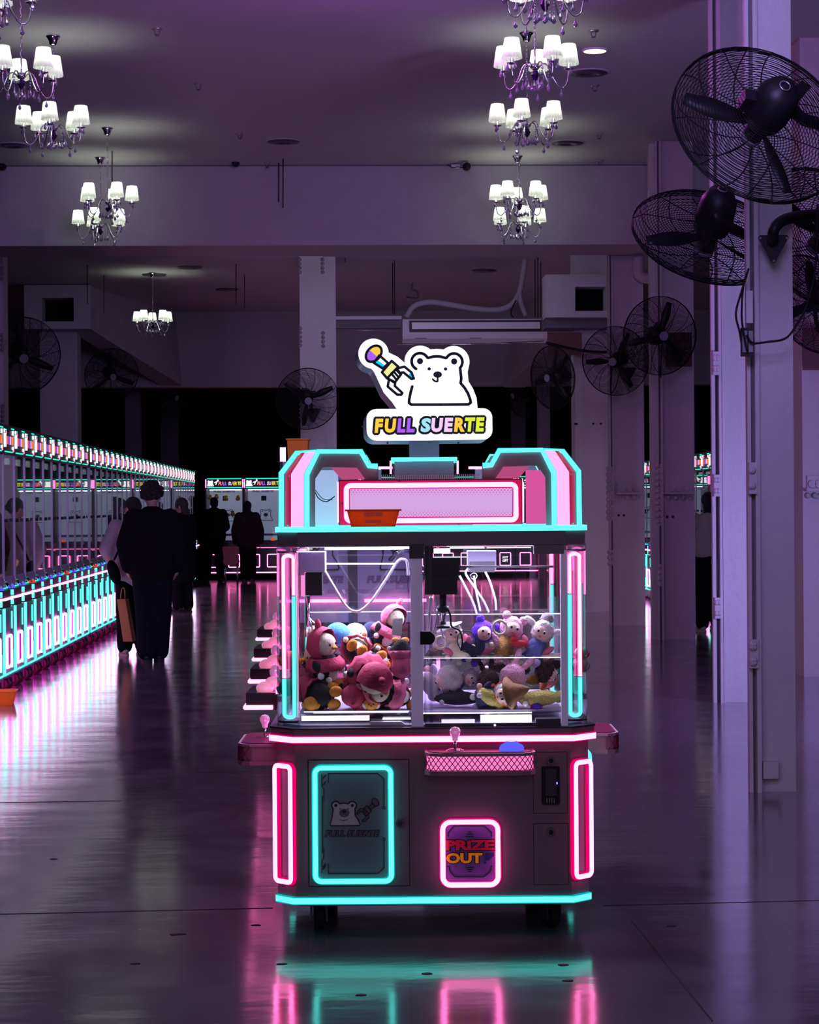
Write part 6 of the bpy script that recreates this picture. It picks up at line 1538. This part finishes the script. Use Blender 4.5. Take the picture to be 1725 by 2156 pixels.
# ================================================================== machines standing behind the big one
def rear_master():
    """four-sided machine body; local origin on the floor at the left front corner, width to +x"""
    r_ = thing('arcade_machine', 'x', 'claw machine'); w = 0.62; dp = 0.9
    MB().bx(0, w, 0, dp, 0.13, 0.68).build('cabinet', 'body', r_)
    MB().bx(-0.02, w + 0.02, -0.02, dp + 0.02, 0.68, 0.70).build('shelf_light_strip', 'pink', r_)
    MB().bx(0, w, 0, dp, 0.70, 0.73).build('shelf', 'dark_trim', r_)
    MB().bx(0.0, w, 0.0, 0.02, 0.99, 1.42).build('print_board', 'lilac_board', r_)
    MB().bx(0.30, 0.34, -0.01, 0.0, 0.80, 1.42).build('board_post', 'dark_trim', r_)
    for x0_ in (0.02, 0.37):
        q_ = MB(); bear(q_, lambda pts: [(x0_ + 0.07 + (x - 712) / 666 * 0.17, 1.37 - (y_ - 270) / 556 * 0.15) for x, y_ in pts], 0.006, -0.008, -0.002, 0, 1, None, False)
        q_.build('bear_print', ['art_dark', 'lilac_board'], r_)
        q_ = MB(); claw_art(q_, lambda pts: [(x0_ + 0.20 - (x - 255) / 510 * 0.12, 1.40 - (y_ - 190) / 530 * 0.14) for x, y_ in pts], 0.005, -0.008, -0.002, 0, {'fill': 1}); q_.build('claw_print', ['art_dark', 'lilac_board'], r_)
        q_ = MB(); put_text(q_, 'FULL SUERTE', x0_ + 0.01, x0_ + 0.26, 1.16, 1.195, -0.004, 0, 0.08, 0.15); q_.build('lettering', 'st_dim', r_)
        MB().tube([(x0_ - 0.0, -0.012, 1.085), (x0_ + 0.27, -0.012, 1.085)], 0.007, 6).build('board_neon', 'pink', r_)
    MB().bx(0, w, 0, 0.01, 0.73, 0.99).build('glass_pane', 'acrylic', r_)
    MB().bx(0, w, 0, dp, 1.42, 1.46).build('top_plate', 'dark_trim', r_)
    MB().bx(0.02, w - 0.02, dp - 0.03, dp, 0.73, 1.42).build('back_glass', 'acrylic', r_)
    MB().bx(0.0, 0.30, 0.15, dp - 0.1, 1.46, 1.655).build('top_box', 'lilac_board', r_)
    for x_ in (0.1, w - 0.1):
        for y_ in (0.12, dp - 0.12): caster('caster', x_, y_, r_, 1.1, ang=0.2)
    # left side tray
    t_ = MB().bx(-0.16, 0.0, 0.10, 0.50, 0.60, 0.675).build('control_panel', 'machine_black', r_)
    MB().tube([(-0.04, 0.09, 0.612), (-0.165, 0.09, 0.612), (-0.165, 0.51, 0.612)], 0.010, 6).build('panel_neon', 'pink', t_)
    MB().ell((-0.08, 0.17, 0.69), (0.040, 0.040, 0.03), seg=14, rings=9).build('push_button', 'dome_pink', t_)
    MB().ell((-0.05, 0.28, 0.70), (0.040, 0.040, 0.035), seg=14, rings=9).build('push_button', 'dome_pink', t_)
    js = MB().cyl((-0.05, 0.40, 0.67), (-0.05, 0.40, 0.72), 0.006, seg=8).build('joystick', 'chrome', t_)
    MB().ell((-0.05, 0.40, 0.745), (0.024, 0.024, 0.032), seg=10, rings=7).build('crystal_knob', 'knob', js)
    return r_
BACK = []
for i, (px, d, lab) in enumerate([(590, 9.35, 'claw machine directly behind the big one, its printed board seen through the left pane'), (590, 10.75, 'second machine hidden behind the big one, only its side buttons showing on the left'), (590, 12.3, 'third machine behind the big one, its side buttons glowing at the left'), (590, 14.2, 'fourth machine behind the big one, farthest with glowing side buttons')]):
    g_ = P(px, 1300, d); r_ = rear_master() if not BACK else copy_tree(BACK[0])
    if i: 
        for c_ in list(r_.children):
            if not c_.name.startswith(('cabinet', 'shelf', 'control_panel', 'top_plate', 'back_glass', 'caster')):
                for q in list(c_.children): bpy.data.objects.remove(q)
                bpy.data.objects.remove(c_)
    r_.location = (g_.x, g_.y, 0); r_.rotation_euler = (0, 0, -TH); BACK.append(r_); tag(r_, lab, 'claw machine')
# number sign and crate on the machine behind
q0 = P(590, 985, 9.6); q0.z = 1.656
ns = thing('number_sign', 'small glowing purple-white number one sign behind the left arch', 'sign', q0, -TH)
MB().bx(0, 0.022, 0, 0.10, 0, 0.10).build('case', 'sign_case', ns)
q_ = MB(); put_text(q_, '1', 0.000, 0.026, 0.045, 0.108, -0.003, 0, 0.05, 0.0); q_.build('numeral', 'one_lit', ns)
MB().bx(0.002, 0.012, -0.004, 0, 0.0, 0.045).build('dark_plate', 'machine_black', ns)
basket('plastic_crate', 'orange plastic crate sitting on the machine behind, above the left arch', 607, 650, 924, 985, 9.75, 0.14, 'orange', taper=0.08, slots=False, base=1.656)

# ================================================================== people
def bodymesh(caps, ells, name, m, parent, vox=0.009, smooth=3):
    b_ = MB()
    for p0, p1, r0, r1 in caps:
        p0 = Vector(p0); p1 = Vector(p1)
        b_.cyl(p0, p1, r0, r1, 12, caps=True); b_.ell(p0, r0, seg=12, rings=8); b_.ell(p1, r1, seg=12, rings=8)
    for c_, r_, *rt in ells: b_.ell(c_, r_, seg=18, rings=12, mtx=rt[0] if rt else None)
    me = b_.mesh(name, [m]); o = bpy.data.objects.new(name, me); C.objects.link(o)
    md = o.modifiers.new('Remesh', 'REMESH'); md.mode = 'VOXEL'; md.voxel_size = vox; md.use_smooth_shade = True
    s_ = o.modifiers.new('Smooth', 'SMOOTH'); s_.factor = 0.5; s_.iterations = smooth
    bpy.context.view_layer.update()
    ev = bpy.data.meshes.new_from_object(o.evaluated_get(bpy.context.evaluated_depsgraph_get())); ev.name = name
    bpy.data.objects.remove(o); o = bpy.data.objects.new(name, ev); C.objects.link(o)
    if parent: o.parent = parent
    for p_ in ev.polygons: p_.use_smooth = True
    return o
def person(label, loc, rz, H, coat, trousers, shoes='shoe_dark', hair='hair_black', hair_kind='short', arms=None, legs=None, coat_len=0.50, puffy=1.0, hood=False, head_turn=0.0, head_tilt=0.0, skirt=None, vox=0.011, collar=True, TR=1.0):
    """faces local +y. arms: two lists (elbow, wrist) relative to 1.75 m body, legs: two (knee, ankle)"""
    r_ = thing('person', label, 'person', loc, rz); s = H / 1.75
    V = lambda *a: Vector(a) * s
    arms = arms or [((-0.27, 0.02, 1.12), (-0.27, 0.08, 0.88)), ((0.27, 0.02, 1.12), (0.27, 0.08, 0.88))]
    legs = legs or [((-0.10, 0.02, 0.48), (-0.10, -0.02, 0.08)), ((0.10, 0.02, 0.48), (0.10, -0.02, 0.08))]
    sh = [V(-0.18, 0, 1.42), V(0.18, 0, 1.42)]
    caps = [(V(0, 0, 0.98), V(0, 0, 1.15), .13 * s, .12 * s), (V(0, 0, 1.15), V(0, 0.0, 1.36), .12 * s, .13 * s), (V(-0.10, 0, 1.38), V(0.10, 0, 1.38), .09 * s, .09 * s), (V(0, 0, 1.42), V(0, 0.012, 1.55), .055 * s, .05 * s)]
    Rh = Matrix.Rotation(head_turn, 3, 'Z') @ Matrix.Rotation(head_tilt, 3, 'X'); hc = V(0, 0.015, 1.63)
    hp = lambda x, y, z: hc + Rh @ (Vector((x, y, z)) * s)
    ells = [(hp(0, 0, 0.01), (.077 * s, .095 * s, .108 * s), Rh), (hp(0, 0.03, -0.055), (.055 * s, .062 * s, .055 * s), Rh), (hp(0, 0.100, -0.02), (.013 * s, .018 * s, .022 * s), Rh),
            (hp(-0.078, -0.005, -0.01), (.012 * s, .02 * s, .032 * s), Rh), (hp(0.078, -0.005, -0.01), (.012 * s, .02 * s, .032 * s), Rh),
            (hp(0, 0.088, -0.058), (.022 * s, .012 * s, .008 * s), Rh)]
    for i in (0, 1):
        el, wr = V(*arms[i][0]), V(*arms[i][1])
        caps += [(sh[i], el, .055 * s, .042 * s), (el, wr, .042 * s, .027 * s)]
        dr = (wr - el).normalized(); sd = dr.cross(Vector((0, 1, 0.01))).normalized(); fw_ = sd.cross(dr).normalized()
        pc = wr + dr * .05 * s
        caps.append((wr + dr * .015 * s, wr + dr * .075 * s, .028 * s, .030 * s))
        sgn = -1 if i == 0 else 1
        for k_, (off, ln) in enumerate(((-0.027, .068), (-0.009, .076), (0.009, .070), (0.027, .055))):
            a_ = wr + dr * .085 * s + fw_ * off * s; b_ = a_ + dr * ln * .55 * s - sd * sgn * 0.006 * s; c_ = b_ + dr * ln * .35 * s - sd * sgn * .02 * s
            caps += [(a_, b_, .0095 * s, .009 * s), (b_, c_, .009 * s, .008 * s)]
        a_ = wr + dr * .03 * s + fw_ * .028 * s; b_ = a_ + (dr * .6 + fw_ * .7).normalized() * .04 * s; caps += [(a_, b_, .012 * s, .0105 * s), (b_, b_ + dr * .025 * s, .0105 * s, .009 * s)]
        kn, an = V(*legs[i][0]), V(*legs[i][1]); hip = V(-0.09 if i == 0 else 0.09, 0, 0.92)
        caps += [(hip, kn, .082 * s, .052 * s), (kn, an, .052 * s, .036 * s), (an, an + V(0, 0.13, -0.04), .035 * s, .028 * s)]
    bodymesh(caps, ells, 'body', 'skin', r_, vox=0.0105 * s)
    ey = MB()
    for sx in (-1, 1): ey.ell(hp(sx * .030, .0875, 0.005), (.010 * s, .006 * s, .006 * s), seg=8, rings=6)
    ey.build('eyes', 'black', r_)
    # trousers
    pc_ = []
    for i in (0, 1):
        kn, an = V(*legs[i][0]), V(*legs[i][1]); hip = V(-0.085 if i == 0 else 0.085, 0, 0.92)
        pc_ += [(hip, kn, TR * .112 * s, TR * .092 * s), (kn, an + V(0, 0, 0.03), TR * .092 * s, TR * .088 * s)]
    pc_ += [(V(-0.06, 0, 0.98), V(0.06, 0, 0.98), .125 * s, .125 * s)]
    bodymesh(pc_, [], 'trousers', trousers, r_, vox=0.016)
    if skirt:
        bodymesh([(V(0, 0, 1.0), V(0, 0, skirt), .15 * s, .20 * s), (V(0, 0, 1.3), V(0, 0, 1.0), .13 * s, .15 * s)], [], 'dress', 'cloth_black', r_, vox=0.016)
    # coat
    f = puffy
    hem = 1.45 - coat_len - 0.12
    cc_ = [(V(0, 0.0, 1.36), V(0, 0, hem + 0.1), .165 * s * f, .175 * s * f), (V(-0.13, 0, 1.37), V(0.13, 0, 1.37), .105 * s * f, .105 * s * f), (V(-0.07, 0, 1.2), V(-0.07, 0, hem + .1), .15 * s * f, .15 * s * f), (V(0.07, 0, 1.2), V(0.07, 0, hem + .1), .15 * s * f, .15 * s * f)]
    for i in (0, 1):
        el, wr = V(*arms[i][0]), V(*arms[i][1]); cc_ += [(sh[i], el, .085 * s * f, .078 * s * f), (el, wr, .078 * s * f, .062 * s * f)]
    if hood or collar: cc_.append((V(-0.04, -0.06, 1.46), V(0.04, -0.06, 1.46), (.085 if hood else .055) * s, (.085 if hood else .055) * s))
    bodymesh(cc_, [], 'coat', coat, r_, vox=0.016)
    # hair
    rn = random.Random(int(H * 1000)); hb = MB()
    if hair_kind == 'curly':
        hb.ell(hp(0, -0.02, 0.045), (.098 * s, .108 * s, .100 * s), seg=26, rings=18, fuzz=0.06, rnd=rn, mtx=Rh)
        for q in range(70):
            a_ = rn.uniform(0, 2 * pi); e_ = rn.uniform(-0.5, 1.4); v_ = Vector((cos(a_) * cos(e_) * .098, sin(a_) * cos(e_) * .105 - 0.02, sin(e_) * .100 + 0.045))
            if v_.y > 0.05 and v_.z < 0.08: continue
            hb.ell(hp(*v_), rn.uniform(.018, .030) * s, seg=8, rings=6)
    elif hair_kind == 'long':
        hb.ell(hp(0, -0.015, 0.03), (.092 * s, .105 * s, .105 * s), seg=22, rings=14, fuzz=0.02, rnd=rn, mtx=Rh); hb.ell(hp(0, -0.055, -0.09), (.085 * s, .055 * s, .16 * s), seg=20, rings=12, fuzz=0.03, rnd=rn, mtx=Rh)
    elif hair_kind == 'bun':
        hb.ell(hp(0, -0.015, 0.03), (.088 * s, .102 * s, .100 * s), seg=22, rings=14, fuzz=0.02, rnd=rn, mtx=Rh); hb.ell(hp(0, -0.11, 0.02), .04 * s, seg=12, rings=8, fuzz=0.04, rnd=rn)
    else:
        hb.ell(hp(0, -0.02, 0.032), (.088 * s, .100 * s, .098 * s), seg=24, rings=16, fuzz=0.03, rnd=rn, mtx=Rh); hb.ell(hp(0, -0.06, -0.03), (.075 * s, .05 * s, .06 * s), seg=16, rings=10, fuzz=0.03, rnd=rn, mtx=Rh)
    hb.build('hair', hair, r_)
    for i in (0, 1):
        an = V(*legs[i][1]); an.z = max(an.z, 0.07 * s)
        b_ = MB().ell((an.x, an.y + 0.06 * s, 0.05 * s + an.z - 0.08 * s), (.052 * s, .145 * s, .050 * s), seg=16, rings=10); b_.ell((an.x, an.y - 0.01, 0.07 * s + an.z - 0.08 * s), (.048 * s, .065 * s, .065 * s), seg=14, rings=9)
        sole = b_.build('shoe', shoes, r_)
        MB().slab([(an.x + .053 * s * cos(t_), an.y + .06 * s + .148 * s * sin(t_)) for t_ in [2 * pi * q / 16 for q in range(16)]], max(0.0, an.z - 0.08 * s), max(0, an.z - 0.08 * s) + 0.024 * s).build('sole', 'rubber' if shoes == 'shoe_dark' else shoes, sole)
    return r_
g_, d_ = ground(322, 1392)
person('curly-haired person in a loose black jacket and wide trousers, walking away, nearest of all', g_, 0.06, 1.72, 'cloth_black', 'cloth_navy', hair_kind='curly', puffy=1.12, TR=1.15, coat_len=0.50,
       arms=[((-0.27, -0.02, 1.16), (-0.24, 0.02, 0.94)), ((0.27, -0.02, 1.16), (0.24, 0.04, 0.94))], legs=[((-0.07, 0.05, 0.48), (-0.055, -0.10, 0.08)), ((0.085, 0.0, 0.48), (0.06, 0.0, 0.075))])
g_, d_ = ground(281, 1380)
wo = person('person in a light grey top, half hidden left of the curly-haired one', g_, 0.3, 1.60, 'cloth_grey', 'cloth_black', shoes='shoe_light', hair='hair_black', hair_kind='bun', puffy=1.12, coat_len=0.48,
       arms=[((-0.30, -0.05, 1.18), (-0.20, 0.05, 1.02)), ((0.25, 0, 1.15), (0.22, 0.1, 0.92))], head_turn=0.5)
bg_ = thing('shoulder_bag', 'dark shoulder bag hanging at the hip of the person in grey', 'bag', P(240, 1205, d_ - 0.25), 0.3)
MB().ell((0, 0, 0), (0.06, 0.05, 0.13), seg=16, rings=10, mtx=R3(0, -18, 0)).build('pouch', 'cloth_navy', bg_)
MB().tube(catmull([(0, 0, 0.12), (0.07, 0, 0.26), (0.15, 0.02, 0.38), (0.20, 0.08, 0.40)], 5), 0.012, 6).build('strap', 'cloth_navy', bg_)
# paper bag
q1 = P(271, 1350, d_ - 0.3)
pb = thing('paper_bag', 'brown paper shopping bag carried beside the person in grey', 'bag', q1, -0.2)
b_ = MB(); k_ = d_ / F
b_.add([(-8 * k_, -0.06, 0), (12 * k_, -0.06, 0), (-3 * k_, -0.06, 0.42), (-21 * k_, -0.06, 0.42), (-8 * k_, 0.06, 0), (12 * k_, 0.06, 0), (-3 * k_, 0.06, 0.42), (-21 * k_, 0.06, 0.42)], [(0, 1, 2, 3), (7, 6, 5, 4), (0, 4, 5, 1), (1, 5, 6, 2), (3, 7, 4, 0)]); b_.build('sack', 'bag', pb)
MB().tube(catmull([(-17 * k_, 0, 0.42), (-14 * k_, 0, 0.52), (-8 * k_, 0, 0.52), (-7 * k_, 0, 0.42)], 5), 0.006, 5).build('handle', 'bag', pb)
g_, d_ = ground(384, 1289)
person('person with a brown bob in a long dark coat, right of the curly-haired one', g_, 0.75, 1.62, 'cloth_black', 'cloth_black', hair='hair_brown', hair_kind='long', puffy=1.1, coat_len=0.85, head_turn=0.5, head_tilt=-0.15,
       arms=[((-0.26, 0.05, 1.14), (-0.12, 0.25, 1.08)), ((0.26, 0.08, 1.14), (0.14, 0.30, 1.10))])
g_, d_ = ground(452, 1225)
person('darkly dressed person at the first far machine', g_, 0.25, 1.68, 'cloth_black', 'cloth_navy', puffy=1.2, arms=[((-0.28, 0.05, 1.14), (-0.2, 0.25, 1.0)), ((0.26, 0.08, 1.14), (0.15, 0.30, 1.02))], legs=[((-0.14, 0.02, 0.48), (-0.17, -0.02, 0.08)), ((0.10, 0.02, 0.48), (0.13, -0.02, 0.08))])
g_, d_ = ground(522, 1226)
person('person in a hooded dark maroon jacket facing the far machines', g_, -0.1, 1.60, 'cloth_maroon', 'cloth_black', shoes='shoe_mid', hair_kind='long', puffy=1.22, hood=True, coat_len=0.56, legs=[((-0.08, 0.02, 0.48), (-0.075, -0.02, 0.08)), ((0.09, 0.02, 0.48), (0.10, -0.02, 0.08))])
g_, d_ = ground(1494, 1330)
person('person in a cream top and long dark dress, half hidden behind the violet column', g_, 0.2, 1.62, 'cloth_cream', 'cloth_black', shoes='shoe_light', hair_kind='long', puffy=1.0, coat_len=0.40, skirt=0.38)
# red stool at the far machines
q1 = P(486, 1205, 41.6)
st = thing('stool', 'red seat with a dark back standing before the far machines', 'stool', (q1.x, q1.y, 0), -TH)
MB().prism([(-0.16, 0.72), (0.16, 0.72), (0.12, 0.36), (-0.12, 0.36)], -0.02, 0.05).build('back', 'redseat', st)
MB().bx(-0.15, 0.15, -0.0, 0.28, 0.40, 0.45).build('seat', 'redseat', st)
for x_ in (-0.12, 0.12):
    for y_ in (0.02, 0.25): MB().cyl((x_, y_, 0), (x_, y_, 0.40), 0.012, seg=8).build('leg', 'chrome', st)
